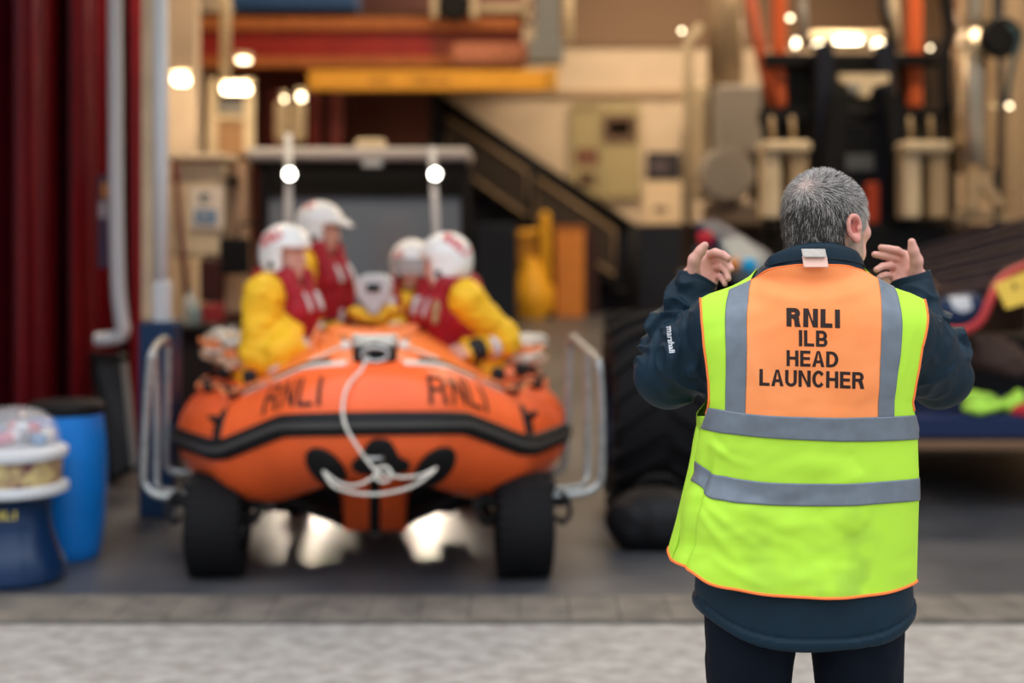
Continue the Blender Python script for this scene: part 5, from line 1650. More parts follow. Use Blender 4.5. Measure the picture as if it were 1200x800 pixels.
for px0, py0, px1, py1, px2, nm in ((338, 156, 338, 262, 340, 'l'), (506, 172, 512, 282, 510, 'r')):
    Yl = YT - 1.0
    a = P(px0, py0, Yl); b = P(px1, py1, Yl); c = b + (b - a) * .9
    p_ = MB().tube([a, b, c, (c[0], c[1], .78)], .026, 10).build('lamp_pole', M_white, trk, smooth=True, label='white lamp pole')
    L0 = P(px2, 204, Yl - .05)
    MB().lathe([(0, -.02), (.040, -.02), (.052, -.01), (.055, .03), (.04, .06), (0, .07)], L0, 24, 'y').build('lamp_housing', M_dk, p_, smooth=True)
    MB().lathe([(0, -.045), (.022, -.042), (.036, -.030), (.037, -.02), (0, -.02)], L0, 24, 'y').build('glow_lens', mat('work_lamp_glow', (1, 1, 1), emit=(1, .97, .86), estr=16), p_, smooth=True, label='lit lamp')
for px in (360, 492):
    c = P(px, 470, YT - 1.45)
    MB().lathe([(0, -.03), (.05, -.02), (.06, 0), (.06, .05), (0, .06)], c, 20, 'y').build('headlamp', mat('headlamp_glow', (1, .9, .7), emit=(1, .85, .62), estr=1.5), trk, smooth=True, label='lit headlamp')
# ================================================================== left side of the hall
S(slab('wall_partition', 150, -120, 232, 700, 13.2, M_cream, .2))
wc = thing('wall_cabinet', P(240, 243, 11.0), 'cream metal cabinet with a blue and white safety sign', 'cabinet')
slab('cabinet_body', 206, 186, 266, 300, 11.0, M_cream2, .4, .02, wc)
slab('cabinet_top', 204, 182, 272, 188, 10.95, mat('bright_cream', (.72, .62, .44), rough=.4), .5, .01, wc)
slab('cabinet_side', 266, 190, 292, 366, 11.25, mat('pinkish_cream', (.55, .36, .24), rough=.6), .2, .01, wc)
slab('gauge', 268, 206, 279, 218, 11.1, M_dk, .12, .02, wc)
sg_ = thing('safety_sign', P(241, 244, 10.78), 'white safety sign with blue text block on the cream cabinet', 'sign')
slab('sign_plate', 223, 219, 262, 268, 10.78, mat('sign_white', (.78, .70, .60), rough=.5), .01, 0, sg_)
slab('text_block', 228, 245, 253, 262, 10.77, mat('sign_blue', (.04, .20, .42), rough=.5), .01, 0, sg_, 'blue block of the sign')
v2_, f2_ = flat_mesh(polys=[ellipse(240, 232, 6.5, 6)], maxlen=20)
build('sign_symbol', [P(x, y, 10.77) for x, y in v2_], [t[::-1] for t in f2_], mat('sign_dark', (.06, .10, .14), rough=.5), sg_, label='round blue mandatory symbol')
v2_, f2_ = flat_mesh(polys=[ellipse(242, 233, 2.6, 2.6)], maxlen=20)
build('sign_symbol', [P(x, y, 10.765) for x, y in v2_], [t[::-1] for t in f2_], mat('sign_white', (.8, .7, .6)), sg_)
for k in range(3):
    slab('text_line', 231, 248 + k * 4.5, 250 - k * 2, 249.4 + k * 4.5, 10.763, MATS['sign_white'], .004, 0, sg_)
# bench with tools
bn = thing('workbench', P(240, 395, 10.4), 'dark workbench below the cream cabinet at the left', 'workbench')
slab('bench_top', 196, 378, 300, 386, 10.4, M_dk, .8, .01, bn)
slab('bench_front', 200, 386, 298, 529, 10.2, mat('dark_brown_panel', (.03, .022, .02), rough=.6), .1, .01, bn)
for k, (px0, py0, px1, py1, c, nm, lab_, ct_) in enumerate((
        (236, 300, 258, 352, (.05, .012, .010), 'tool_case', 'dark brown tool case standing on the bench below the sign', 'case'),
        (214, 340, 232, 380, (.45, .47, .45), 'grey_canister', 'grey canister at the left end of the workbench', 'canister'),
        (222, 355, 236, 380, (.25, .36, .36), 'green_bottle', 'pale green bottle on the workbench beside the canister', 'bottle'),
        (238, 352, 262, 378, (.30, .03, .03), 'red_box', 'small red box on the workbench under the brown case', 'box'))):
    Yk = 10.35 - .08 * k
    if nm in ('grey_canister', 'green_bottle'):
        c0 = P((px0 + px1) / 2, py1, Yk); r_ = (px1 - px0) / 2 * Yk / F; h_ = (py1 - py0) * Yk / F
        o = MB().lathe([(0, 0), (r_, 0), (r_, h_ * .65), (r_ * .8, h_ * .78), (r_ * .35, h_ * .84), (r_ * .35, h_), (0, h_)], c0, 20).build(nm, mat(nm, c, rough=.4), smooth='auto')
    else:
        t_ = thing(nm, P((px0 + px1) / 2, py1, Yk), lab_, ct_)
        slab('case_body', px0, py0 + 4, px1, py1, Yk, mat(nm, c, rough=.5), .14, .012, t_)
        MB().tube([P(px0 + 6, py0 + 4, Yk), P(px0 + 6, py0, Yk), P(px1 - 6, py0, Yk), P(px1 - 6, py0 + 4, Yk)], .008, 6).build('handle', M_dk, t_, smooth=True)
        continue
    tag(o, lab_, ct_)
# slanting dark red bar
o = MB().tube([P(205, 190, 10.6), P(214, 300, 10.5), P(222, 378, 10.4)], .022, 8).build('leaning_pole', mat('maroon_pole', (.10, .01, .012), rough=.5), smooth=True)
tag(o, 'dark red pole leaning beside the cream cabinet', 'pole')
# cream uprights and frames behind
S(MB().tube([P(265, -80, 16), P(264, 92, 16)], .062, 12).build('column', M_cream2, smooth=True))
fr_ = thing('cream_frame', P(272, 180, 16), 'tall cream metal frame with a small grey panel at the left', 'rack')
slab('upright', 244, 92, 255, 182, 16, M_cream2, .08, .01, fr_); slab('upright', 286, 92, 298, 182, 16, M_cream2, .08, .01, fr_)
slab('cross_rail', 244, 134, 298, 141, 16, M_cream2, .07, .01, fr_); slab('grey_panel', 257, 119, 286, 132, 16, M_grey, .05, .01, fr_, 'small grey panel')
slab('lower_board', 256, 142, 286, 182, 16.05, mat('tan_board', (.42, .24, .12), rough=.6), .03, .0, fr_)
S(slab('wall_recess', 226, 78, 405, 390, 21.5, mat('dark_maroon_wall', (.085, .012, .010), rough=.6), .1))
for px in (325, 369, 395):
    S(slab('column', px - 6, 106, px + 6, 395, 20.8, mat('maroon_column', (.16, .012, .012), rough=.35), .2))
for px0, px1 in ((322, 338), (340, 358)):
    o = slab('hanging_tank', px0, 118, px1, 168, 19.5, M_cream2, .15, .05)
    tag(o, ('left' if px0 == 322 else 'right') + ' one of two pale tanks hanging below the yellow beam', 'tank')
# roller door and its box
rd = thing('door_6', P(455, 300, 25.0), None, None); rd['kind'] = 'structure'
for k in range(18):
    slab('shutter_slat', 404, 108 + k * 5, 506, 112.3 + k * 5, 25.0, mat('maroon_shutter', (.11, .016, .011), rough=.5), .05, .01, rd)
slab('shutter_guide', 398, 106, 405, 330, 24.95, M_dk, .1, .0, rd); slab('shutter_guide', 505, 106, 513, 330, 24.95, M_dk, .1, 0, rd)
slab('roof_box', 418, 163, 452, 177, YT - .1, M_cream2, .2, .02, trk, 'small cream box on the cab roof')

# mezzanine, red beam, crane
mz = tag(thing('beam_1', P(420, 60, 20), None, None), kind='structure')
slab('beam_web', 226, 36, 506, 70, 20, M_beamr, .2, .0, mz, 'glossy red web')
slab('beam_flange', 224, 22, 610, 37, 19.95, M_beamo, .36, .01, mz, 'orange brown upper flange')
slab('beam_flange', 224, 68, 612, 80, 19.95, M_beamo, .36, .01, mz, 'orange brown lower flange')
slab('beam_web', 506, 36, 612, 70, 20.02, mat('dull_red_web', (.20, .035, .02), rough=.5), .2, 0, mz)
S(MB().bb(P(224, 24, 20.2) , (P(612, 24, 20.2)[0], 26.9, P(0, 30, 20.2)[2] + .2)).build('slab_1', mat('mezzanine_deck', (.10, .05, .03), rough=.7)))
S(slab('slab_2', 228, -90, 640, 24, 25, mat('dim_back_panel', (.09, .035, .03), rough=.7), .1))
cr_ = thing('crane_beam', P(505, 96, 18.9), 'yellow crane beam with faded dark lettering under the red mezzanine beam', 'crane beam')
slab('beam_body', 362, 83, 640, 107, 18.9, M_crane, .22, .02, cr_)
slab('end_stop', 640, 80, 653, 106, 18.9, mat('crane_end', (.55, .28, .04), rough=.5), .26, .02, cr_)
bb_ = bvh_of([c for c in cr_.children if c.name.startswith('beam_body')][0])
for tx, bx in (('SWL', (434, 91, 458, 98)), ('1000 KG', (484, 91, 527, 98))):
    v2, f2 = flat_mesh(text=tx, box=bx, maxlen=8, bold=.02)
    lay_on('crane_lettering', v2, f2, bb_, mat('faded_print', (.22, .09, .02), rough=.6), cr_, off=.01)
o = slab('blue_crate', 277, -40, 420, 16, 20.2, M_blue, .8, .03); tag(o, 'long blue crate on the mezzanine above the red beam', 'crate')
o = slab('pink_sack', 528, 51, 622, 79, 19.6, mat('faded_red_sack', (.50, .19, .11), rough=.7, noise=.25, nscale=14), .3, .08); tag(o, 'faded red bundle lying along the end of the red beam', 'bundle')
hd_ = thing('steel_stanchion', P(643, 70, 19.2), 'grey steel stanchion at the end of the mezzanine beam', 'post')
slab('post_shaft', 627, -70, 656, 60, 19.2, mat('blue_grey_steel', (.20, .21, .21), rough=.4), .3, .01, hd_); slab('post_shoe', 619, 48, 660, 75, 19.2, MATS['blue_grey_steel'], .4, .03, hd_)
o = MB().tube([P(666, -70, 18.8), P(666, 50, 18.8)], .065, 12).build('hanging_pipe', M_cream2, smooth=True); tag(o, 'cream pipe beside the grey stanchion', 'pipe')
gr_ = thing('mezzanine_guardrail', P(590, 10, 19.8), 'cream guard rail on the mezzanine, right end', 'railing')
slab('rail', 552, 5, 624, 14, 19.8, M_cream2, .08, .01, gr_); slab('rail_post', 552, -60, 560, 24, 19.8, M_cream2, .08, .01, gr_); slab('rail_post', 614, -60, 622, 24, 19.8, M_cream2, .08, .01, gr_)
slab('kick_board', 560, 16, 622, 30, 19.85, mat('dark_plum', (.04, .015, .02), rough=.6), .05, 0, gr_)
wn = thing('winch', P(535, 20, 19.7), 'dark round winch with a cream bracket on the mezzanine', 'winch')
MB().lathe([(0, -.15), (.20, -.15), (.22, -.1), (.22, .1), (.20, .15), (0, .15)], P(532, 6, 19.7), 24, 'y').build('drum', M_dk, wn, smooth='auto')
for px in (506, 552): slab('bracket', px, -30, px + 7, 22, 19.68, M_cream2, .3, .01, wn)

# ---- lit fittings at the left
def fitting(px0, py0, px1, py1, Y, lab_, m=M_warm):
    sh = 6 if px1 - px0 > 20 else 4.5
    px0 += sh; px1 -= sh; py0 += min(sh, (py1 - py0) / 2 - 1.5); py1 -= min(sh, (py1 - py0) / 2 - 1)
    t = thing('wall_light', P((px0 + px1) / 2, (py0 + py1) / 2, Y), lab_, 'light', 'lit lamps under the mezzanine')
    slab('lamp_body', px0 - 2, py0 - 6, px1 + 2, py0, Y, M_cream2, .2, .02, t)
    slab('diffuser', px0, py0, px1, py1, Y, m, .14, .02, t, 'glowing diffuser')
    return t
fitting(198, 82, 227, 105, 12.6, 'leftmost lit lamp, beside the tall grey post')
fitting(255, 94, 299, 115, 15.0, 'brightest lit lamp at the foot of the cream column')
fitting(272, 65, 299, 75, 17.0, 'small lit lamp just above the brightest one')
fitting(327, 109, 339, 121, 17.5, 'small round lit lamp, left one of the pair under the beam')
fitting(345, 105, 361, 122, 17.4, 'small round lit lamp, right one of the pair under the beam')

# ---- staircase
YS = 26.3
stc = thing('staircase', P(620, 350, YS), 'black steel staircase with cream mesh railing climbing to the mezzanine', 'staircase')
def bar(a, b, r, m, name, par, label=None, n=8):
    return MB().tube([a, b], r, n).build(name, m, par, smooth=True, label=label)
A0 = P(508, 116, YS); A1 = P(738, 268, YS); A2 = P(742, 300, YS)
bar(A0, A1, .14, M_dk, 'handrail', stc, 'black handrail')
poly = [(P(512, 150, YS)[0], P(0, 128, YS)[2]), (P(735, 0, YS)[0], P(0, 272, YS)[2]), (P(735, 0, YS)[0], 0), (P(700, 0, YS)[0], 0), (P(512, 0, YS)[0], P(0, 300, YS)[2])]
MB().prism(poly, YS + .5, YS + .58).build('stringer', M_navyw, stc)
M_mesh = mat('brown_mesh_panel', (.030, .021, .016), rough=.7, noise=.3, nscale=40)
M_rail = mat('tan_rail', (.26, .18, .11), rough=.5)
for (x0, x1) in ((524, 618), (628, 720)):
    def yy(x): return 128 + (x - 515) * .675
    c = [(x0, yy(x0) + 4), (x1, yy(x1) + 4), (x1, yy(x1) + 56), (x0, yy(x0) + 54)]
    q = [P(a, b, YS - .1) for a, b in c]
    MB().tube(q, .042, 8, closed=True).build('rail_frame', M_rail, stc, smooth=True, label='cream tubular frame')
    MB().add(q + [p + (0, .02, 0) for p in q], [(0, 1, 2, 3), (7, 6, 5, 4), (0, 4, 5, 1), (1, 5, 6, 2), (2, 6, 7, 3), (3, 7, 4, 0)]).build('mesh_panel', M_mesh, stc)
bar(P(622, 195, YS - .1), P(622, 300, YS - .1), .06, M_dk, 'newel_post', stc); bar(P(742, 262, YS - .1), PW(742, 0.0, YS - .1), .09, M_dk, 'newel_post', stc)
for k in range(14):
    f_ = k / 13
    p = P(522 + 205 * f_, 190 + 150 * f_, YS + .3)
    MB().box(p, (.34, .9, .05), bev=.01).build('tread', M_dk, stc)
S(MB().bb((P(560, 0, 26)[0], 25.9, 0), (P(700, 0, 26)[0], 26.1, P(0, 268, 26)[2])).build('wall_under_stair', mat('dark_maroon_plinth', (.028, .010, .012), rough=.6)))

# ---- posters and boards on the back wall
def board(px0, py0, px1, py1, m, lab_, ct_='poster', Y=26.88, name='poster', inner=()):
    t = thing(name, P((px0 + px1) / 2, (py0 + py1) / 2, Y), lab_, ct_)
    slab('board', px0, py0, px1, py1, Y, m, .04, 0, t)
    for (a, b, c, d, mm) in inner: slab('printed_area', a, b, c, d, Y - .03, mm, .02, 0, t)
    return t
M_olive = mat('olive_poster', (.36, .29, .15), rough=.6); M_olive2 = mat('olive_dark', (.24, .18, .095), rough=.6)
board(669, 120, 702, 236, M_olive, 'tall olive poster with dark pictures, left one on the back wall', inner=((672, 124, 700, 130, M_olive2), (675, 174, 700, 193, mat('brown_picture', (.17, .07, .045))), (678, 202, 697, 218, mat('dark_brown_picture', (.09, .05, .03)))))
board(704, 120, 750, 232, M_olive, 'tall olive poster with a framed picture, right one on the back wall', inner=((707, 134, 746, 168, mat('dark_frame', (.12, .07, .045))), (713, 143, 739, 157, mat('pale_picture', (.42, .28, .19)))))
board(758, 178, 797, 211, mat('near_black_sign', (.018, .014, .020), rough=.4), 'near black notice on the back wall beside the olive posters', 'notice', name='wall_notice', inner=((764, 190, 782, 200, mat('purple_grey_print', (.10, .075, .085))),))
board(753, 212, 800, 262, mat('pale_cream_notice', (.68, .52, .35), rough=.6), 'pale cream notice with a short dark caption below the black notice', 'notice', name='wall_notice', inner=((766, 242, 782, 248, mat('grey_caption', (.15, .10, .08))),))

# ---- yellow press and orange bin
yp = thing('hydraulic_press', PW(625, 0, 25.2), 'yellow upright machine standing in front of the orange cabinet', 'machine')
slab('column_block', 632, 248, 645, 330, 25.2, M_yel, .18, .05, yp)
MB().lathe([(0, 0), (.35, 0), (.42, .25), (.40, .55), (.22, .80), (.14, 1.05), (0, 1.1)], (P(622, 0, 25.2)[0], 25.2, 0), 24).build('rounded_base', M_yel, yp, smooth='auto')
slab('side_block', 606, 268, 630, 335, 25.3, mat('dull_yellow', (.40, .18, .02), rough=.5), .2, .04, yp)
MB().tube([P(600, 278, 25.2), P(632, 270, 25.2)], .05, 8).build('lever', M_yel, yp, smooth=True)
slab('foot', 600, 366, 650, 372, 25.2, M_dk, .5, .02, yp)
ob = thing('orange_cabinet', PW(668, 0, 25.55), 'orange cabinet under the stairs', 'cabinet')
slab('carcass', 650, 266, 684, 371, 25.55, M_wood, .5, .02, ob); slab('lid', 646, 264, 686, 270, 25.55, mat('brown_lid', (.28, .09, .02), rough=.6), .52, .01, ob)
db = thing('dark_cabinet', PW(585, 0, 23.5), 'dark blue cabinet behind the right-hand crew helmet', 'cabinet')
slab('carcass', 556, 262, 606, 380, 23.5, mat('deep_navy', (.006, .012, .028), rough=.5), .5, .02, db); slab('door', 558, 266, 580, 376, 23.2, MATS['deep_navy'], .03, .005, db)
# ================================================================== machine at the right, behind the launcher
YM = 13.2
mc = thing('lifting_machine', P(1000, 300, YM) * np.array([1, 1, 0]), 'black lifting machine with two red posts and pale step boxes behind the man', 'machine')
def mslab(name, a, b, c, d, m, Y=YM, dp=.12, bev=.012, label=None, par=None): return slab(name, a, b, c, d, Y, m, dp, bev, par or mc, label)
for a, b in ((905, 921), (1062, 1080)):
    mslab('red_post', a, -80, b, 128, mat('orange_red_post', (0.62, 0.12, 0.035), rough=.4), YM + .1, .14, .03, 'orange red post')
MB().tube([P(876, -20, YM), P(893, 70, YM), P(905, 122, YM)], .055, 10).build('red_strut', M_rust, mc, smooth=True)
mslab('cross_frame', 893, 64, 1100, 78, M_dk, YM, .2); mslab('cross_frame', 890, 128, 1106, 146, M_dk, YM, .2)
mslab('mast', 955, 52, 975, 262, M_navyw, YM - .2, .16); mslab('mast', 1026, 52, 1046, 262, M_navyw, YM - .2, .16)
MB().prism([(P(945, 0, YM)[0], P(0, 262, YM)[2]), (P(962, 0, YM)[0], P(0, 120, YM)[2]), (P(980, 0, YM)[0], P(0, 112, YM)[2]), (P(972, 0, YM)[0], P(0, 262, YM)[2])], YM - .5, YM - .35).build('mast_brace', M_dk, mc)
MB().prism([(P(1030, 0, YM)[0], P(0, 262, YM)[2]), (P(1022, 0, YM)[0], P(0, 112, YM)[2]), (P(1040, 0, YM)[0], P(0, 120, YM)[2]), (P(1056, 0, YM)[0], P(0, 262, YM)[2])], YM - .5, YM - .35).build('mast_brace', M_dk, mc)
mslab('dark_housing', 895, 78, 960, 128, mat('very_dark_green', (.012, .013, .010), rough=.5), YM + .3, .3); mslab('dark_housing', 1042, 76, 1066, 128, M_dk, YM + .3, .3)
mslab('pale_panel', 1030, 76, 1052, 112, mat('tan_panel', (.30, .20, .12), rough=.6), YM + .12, .05)
mslab('back_plate', 893, 78, 1104, 262, mat('very_dark_green', (.012, .013, .010), rough=.5, spec=.2), YM + .6, .06)
mslab('side_casing', 1080, 48, 1116, 262, mat('dark_brown_casing', (.035, .022, .015), rough=.6, spec=.2), YM + .7, .3)
mslab('lower_housing', 948, 148, 1052, 262, M_dk, YM, .5); mslab('grey_plate', 991, 181, 1024, 200, mat('blue_grey_plate', (.11, .12, .13), rough=.5), YM - .27, .03, .006, 'small grey plate')
mslab('orange_light', 1013, 214, 1030, 262, mat('dull_orange', (.50, .06, .02), rough=.5), YM - .3, .08, .02, 'orange red cylinder')
# pulley beam and hook
MB().prism([(P(972, 0, YM)[0], P(0, 92, YM)[2]), (P(1028, 0, YM)[0], P(0, 92, YM)[2]), (P(1028, 0, YM)[0], P(0, 101, YM)[2]), (P(1010, 0, YM)[0], P(0, 106, YM)[2]), (P(1005, 0, YM)[0], P(0, 118, YM)[2]), (P(994, 0, YM)[0], P(0, 118, YM)[2]), (P(990, 0, YM)[0], P(0, 106, YM)[2]), (P(972, 0, YM)[0], P(0, 101, YM)[2])], YM - .42, YM - .34).build('pulley_block', M_cream2, mc, label='cream pulley block')
MB().lathe([(0, -.03), (.05, -.03), (.06, 0), (.05, .03), (0, .03)], P(1000, 104, YM - .45), 18, 'y').build('pulley', M_grey, mc, smooth=True)
for a, b in ((890, 946), (1052, 1108)):
    st_ = MB().bb(*pbox(a, 166, b, 180, YM - .6, .4), bev=.03)
    o_s = st_.build('step_box', M_cream2, mc, label='pale cream step box')
    slab('box_leg', a + 2, 180, a + 22, 256, YM - .6, M_cream2, .3, .02, o_s); slab('box_leg', b - 24, 180, b - 3, 256, YM - .6, mat('tan_metal', (.42, .31, .18), rough=.5), .3, .02, o_s)
    slab('box_back', a + 20, 184, b - 22, 252, YM - .45, M_dk, .05, 0, o_s)
    for x_ in (a + 14, b - 18): MB().tube([P(x_, 136, YM - .5), P(x_ + 2, 166, YM - .5)], .022, 8).build('box_rod', MATS['tan_metal'], o_s, smooth=True)
for k, (x0, y0, x1, y1, m) in enumerate(((912, 18, 908, 70, M_cream2), (940, 0, 944, 52, M_grey), (1030, -20, 1046, 66, M_dk), (1046, -20, 1054, 60, M_cream2), (930, 60, 960, 78, M_silver), (944, 118, 972, 126, M_silver))):
    MB().tube([P(x0, y0, YM + .2), P(x1, y1, YM + .2)], .04, 8).build('hydraulic_pipe', m, mc, smooth=True)
for x_ in (905, 1098):
    MB().tube(spline([P(x_, 140, YM - .1), P(x_ + 10, 200, YM - .3), P(x_ - 6, 250, YM - .3), P(x_ + 4, 300, YM - .2)], 5), .03, 8).build('black_hose', M_dk, mc, smooth=True)
for px in (905, 1095): wheel(mc, (P(px, 0, YM)[0], YM, .62), .62, .42, M_dk, 0, True, 'tyre')
mslab('chassis', 900, 262, 1100, 330, M_dk, YM, .8, .03)
# strip lights behind
ls = thing('ceiling_strip_light', P(990, 52, 19), 'bright strip light row behind the machine, above the man', 'light')
slab('lamp_body', 940, 38, 1045, 42, 19, M_cream2, .3, .02, ls)
for a, b, c, d in ((955, 49, 963, 57), (978, 45, 1010, 50), (1024, 48, 1034, 57), (931, 46, 934, 55)):
    slab('tube_lamp', a, b, c, d, 19, mat('strip_glow', (1, .95, .8), emit=(1, .86, .58), estr=9), .15, .03, ls, 'glowing tube')
for px in (942, 1043): MB().tube([P(px, 40, 19), (P(px, 40, 19)[0], 19, 8)], .02, 6).build('hanger', M_grey, ls, smooth=True)
# silver silencer at the right
ex = thing('exhaust_silencer', P(1142, 230, 12.6), 'large polished exhaust cylinder at the right of the machine', 'exhaust')
c0 = P(1141, 0, 12.6); k_ = 12.6 / F
MB().lathe([(0, P(0, 203, 12.6)[2]), (.15, P(0, 203, 12.6)[2]), (.185, P(0, 196, 12.6)[2]), (.19, P(0, 60, 12.6)[2]), (.15, P(0, 44, 12.6)[2]), (.11, P(0, 36, 12.6)[2]), (.15, P(0, 20, 12.6)[2]), (.16, P(0, -40, 12.6)[2]), (0, P(0, -40, 12.6)[2])], (c0[0], c0[1], 0), 32).build('cylinder', M_silver, ex, smooth='auto')
MB().tube([P(1141, 200, 12.6), P(1143, 240, 12.6), P(1120, 262, 12.7)], .07, 12).build('outlet_pipe', M_cream2, ex, smooth=True)
slab('clamp', 1112, 104, 1120, 200, 12.7, M_dk, .2, .01, ex)
bk = thing('pipe_brace', P(1150, 240, 12.4), 'cream angled brace below the polished exhaust cylinder', 'brace')
MB().prism([(P(1131, 0, 12.4)[0], P(0, 200, 12.4)[2]), (P(1150, 0, 12.4)[0], P(0, 200, 12.4)[2]), (P(1176, 0, 12.4)[0], P(0, 238, 12.4)[2]), (P(1168, 0, 12.4)[0], P(0, 244, 12.4)[2]), (P(1146, 0, 12.4)[0], P(0, 218, 12.4)[2]), (P(1144, 0, 12.4)[0], P(0, 246, 12.4)[2]), (P(1131, 0, 12.4)[0], P(0, 246, 12.4)[2])], 12.35, 12.45).build('brace_plate', MATS['tan_metal'], bk)
slab('brace_foot', 1116, 250, 1180, 258, 12.5, MATS['tan_metal'], .1, .01, bk)
for k, (px, c, w_) in enumerate(((1186, mat('tan_column', (.40, .29, .18), rough=.6), 6), (1172, M_navyw, 5), (1197, MATS['tan_column'], 4))):
    S(slab('column', px - w_, -80, px + w_, 262, 14 + k * .3, c, .2))
hs = thing('hanging_hose_drum', P(1165, 60, 12), 'dark hose drum with bent pipe near the top right corner', 'hose reel')
MB().lathe([(0, -.1), (.16, -.1), (.18, -.04), (.18, .04), (.16, .1), (0, .1)], P(1172, 44, 12.2), 22, 'y').build('drum', M_dk, hs, smooth='auto')
MB().tube(spline([P(1100, -40, 12.2), P(1112, 30, 12.2), P(1106, 70, 12.2), P(1110, 130, 12.2)], 5), .05, 9).build('hose', M_dk, hs, smooth=True)
MB().tube(spline([P(1182, 30, 12), P(1194, 46, 12), P(1188, 70, 12), P(1180, 120, 12)], 5), .025, 8).build('hose', mat('teal_hose', (.03, .07, .09), rough=.4), hs, smooth=True)
# grey column and machine at the left of it
gc = thing('extraction_unit', P(850, 200, 15.5) , 'pale duct column above a grey cabinet with a round fan cover', 'machine')
MB().tube([P(850, -80, 15.5), P(850, 103, 15.5)], .19, 24).build('duct', mat('tan_duct', (.40, .30, .19), rough=.4, metal=.3), gc, smooth=True)
MB().tube([P(822, 30, 15.4), P(806, 50, 15.4), P(806, 260, 15.4)], .05, 10).build('side_pipe', M_cream2, gc, smooth=True)
slab('cabinet', 833, 102, 890, 182, 15.5, mat('stone_grey', (.34, .30, .26), rough=.6), .6, .03, gc); slab('cabinet_side', 812, 98, 834, 236, 15.6, M_cream2, .3, .06, gc)
MB().lathe([(0, -.14), (.26, -.14), (.30, -.06), (.31, .06), (.28, .14), (0, .14)], P(851, 205, 15.3), 32, 'y').build('fan_cover', MATS['stone_grey'], gc, smooth='auto', label='round grey fan cover')
slab('lower_box', 826, 236, 905, 300, 15.6, mat('taupe_box', (.20, .15, .115), rough=.7), .5, .05, gc)
slab('dark_gap', 880, 100, 905, 262, 15.9, M_dk, .3, 0, gc)
sk = slab('low_partition', 800, 262, 1200, 459, 13.9, mat('dark_brown_crates', (.03, .018, .014), rough=.8, spec=.1, noise=.4, nscale=3), .3, .02); tag(sk, 'long dark brown partition low behind the gear', 'partition')

for px, py, dx, dy, par in ((1188, 47, 3, 4, hs), (1183, 124, 2.5, 7, ex), (1090, 56, 2, 4, mc), (799, 36, 2.5, 5, gc), (926, 21, 3, 4, mc)):
    MB().lathe([(0, -.02), (dx * .0075 * .8, -.018), (dx * .0075, 0), (dx * .0075 * .7, .03), (0, .035)], P(px, py, 12.5), 16, 'y').build('glow_lens', mat('small_disc_glow', (1, .9, .7), emit=(1, .82, .52), estr=7), par, smooth=True, label='small glowing disc')
    MB().lathe([(0, .03), (dx * .0085, .03), (dx * .0085, .07), (0, .08)], P(px, py, 12.5), 16, 'y').build('disc_shell', M_grey, par, smooth=True)  # small glowing discs with grey shells behind them
# ================================================================== carriage deck at the right with gear on it
cg = thing('launch_carriage', PW(1000, 0, 8.6), 'dark navy launching carriage with big lugged black tyre behind the man', 'trailer')
M_deck = mat('navy_deck', (0.008, 0.020, 0.07), rough=.45)
MB().bb((P(1040, 0, 8)[0], 7.9, P(0, 512, 8)[2]), (5.2, 10.6, P(0, 484, 8)[2]), bev=.02).build('deck', M_deck, cg)
MB().bb((P(720, 0, 8.4)[0], 8.7, .50), (P(1040, 0, 8)[0], 8.85, .66), bev=.02).build('cross_beam', M_dk, cg)
MB().bb((P(1060, 0, 8)[0], 7.86, P(0, 522, 8)[2]), (5.0, 7.94, P(0, 513, 8)[2]), bev=.006).build('edge_bar', mat('brown_bar', (.20, .11, .06), rough=.5), cg, label='brown edge bar')
# big tyre with chevron lugs
Xt = P(772, 0, 8.1)[0]
rT = .565
T = MB()
T.lathe([(rT * .55, -.29), (rT * .82, -.30), (rT * .93, -.27), (rT * .96, -.20), (rT * .965, 0), (rT * .96, .20), (rT * .93, .27), (rT * .82, .30), (rT * .55, .29)], (0, 0, 0), 64, 'x', caps=False)
for k in range(22):
    a0 = 2 * PI * k / 22
    for s_ in (-1, 1):
        aa = a0 + (PI / 22 if s_ > 0 else 0)
        seg_ = []
        for t in np.linspace(0, 1, 6):
            x = s_ * (.015 + .285 * t); a = aa + .34 * t ** 1.1
            seg_.append((x, a))
        vs = []
        for x, a in seg_:
            for da, rr_ in ((-.045, .955), (-.032, 1.03), (.032, 1.03), (.045, .955)):
                rad = rT * rr_ * (1 - .05 * (abs(x) / .3) ** 3)
                vs.append((x, math.cos(a + da) * rad, math.sin(a + da) * rad))
        fs = []
        for i in range(5):
            for j in range(3): fs.append((i * 4 + j, i * 4 + j + 1, (i + 1) * 4 + j + 1, (i + 1) * 4 + j))
        fs += [(0, 3, 2, 1), (20, 21, 22, 23)]
        T.add(vs, fs)
T.v = [(x + Xt, y + 8.1, z + rT) for x, y, z in T.v]
big = T.build('tyre', M_tyre, cg, smooth='auto', label='big black lugged tyre')
MB().lathe([(0, -.2), (.12, -.2), (.15, -.1), (.30, -.12), (.35, -.28), (.35, .28), (.3, .12), (.15, .1), (.12, .2), (0, .2)], (Xt, 8.1, rT), 28, 'x', caps=False).build('wheel_hub', M_deck, big, smooth='auto')
MB().bb((Xt - .05, 8.05, rT - .05), (P(1000, 0, 8.1)[0], 8.15, rT + .05)).build('axle', M_dk, cg)
Xt2 = 4.7
wheel(cg, (Xt2, 8.6, .5), .5, .4, M_deck, 0, True, 'tyre')
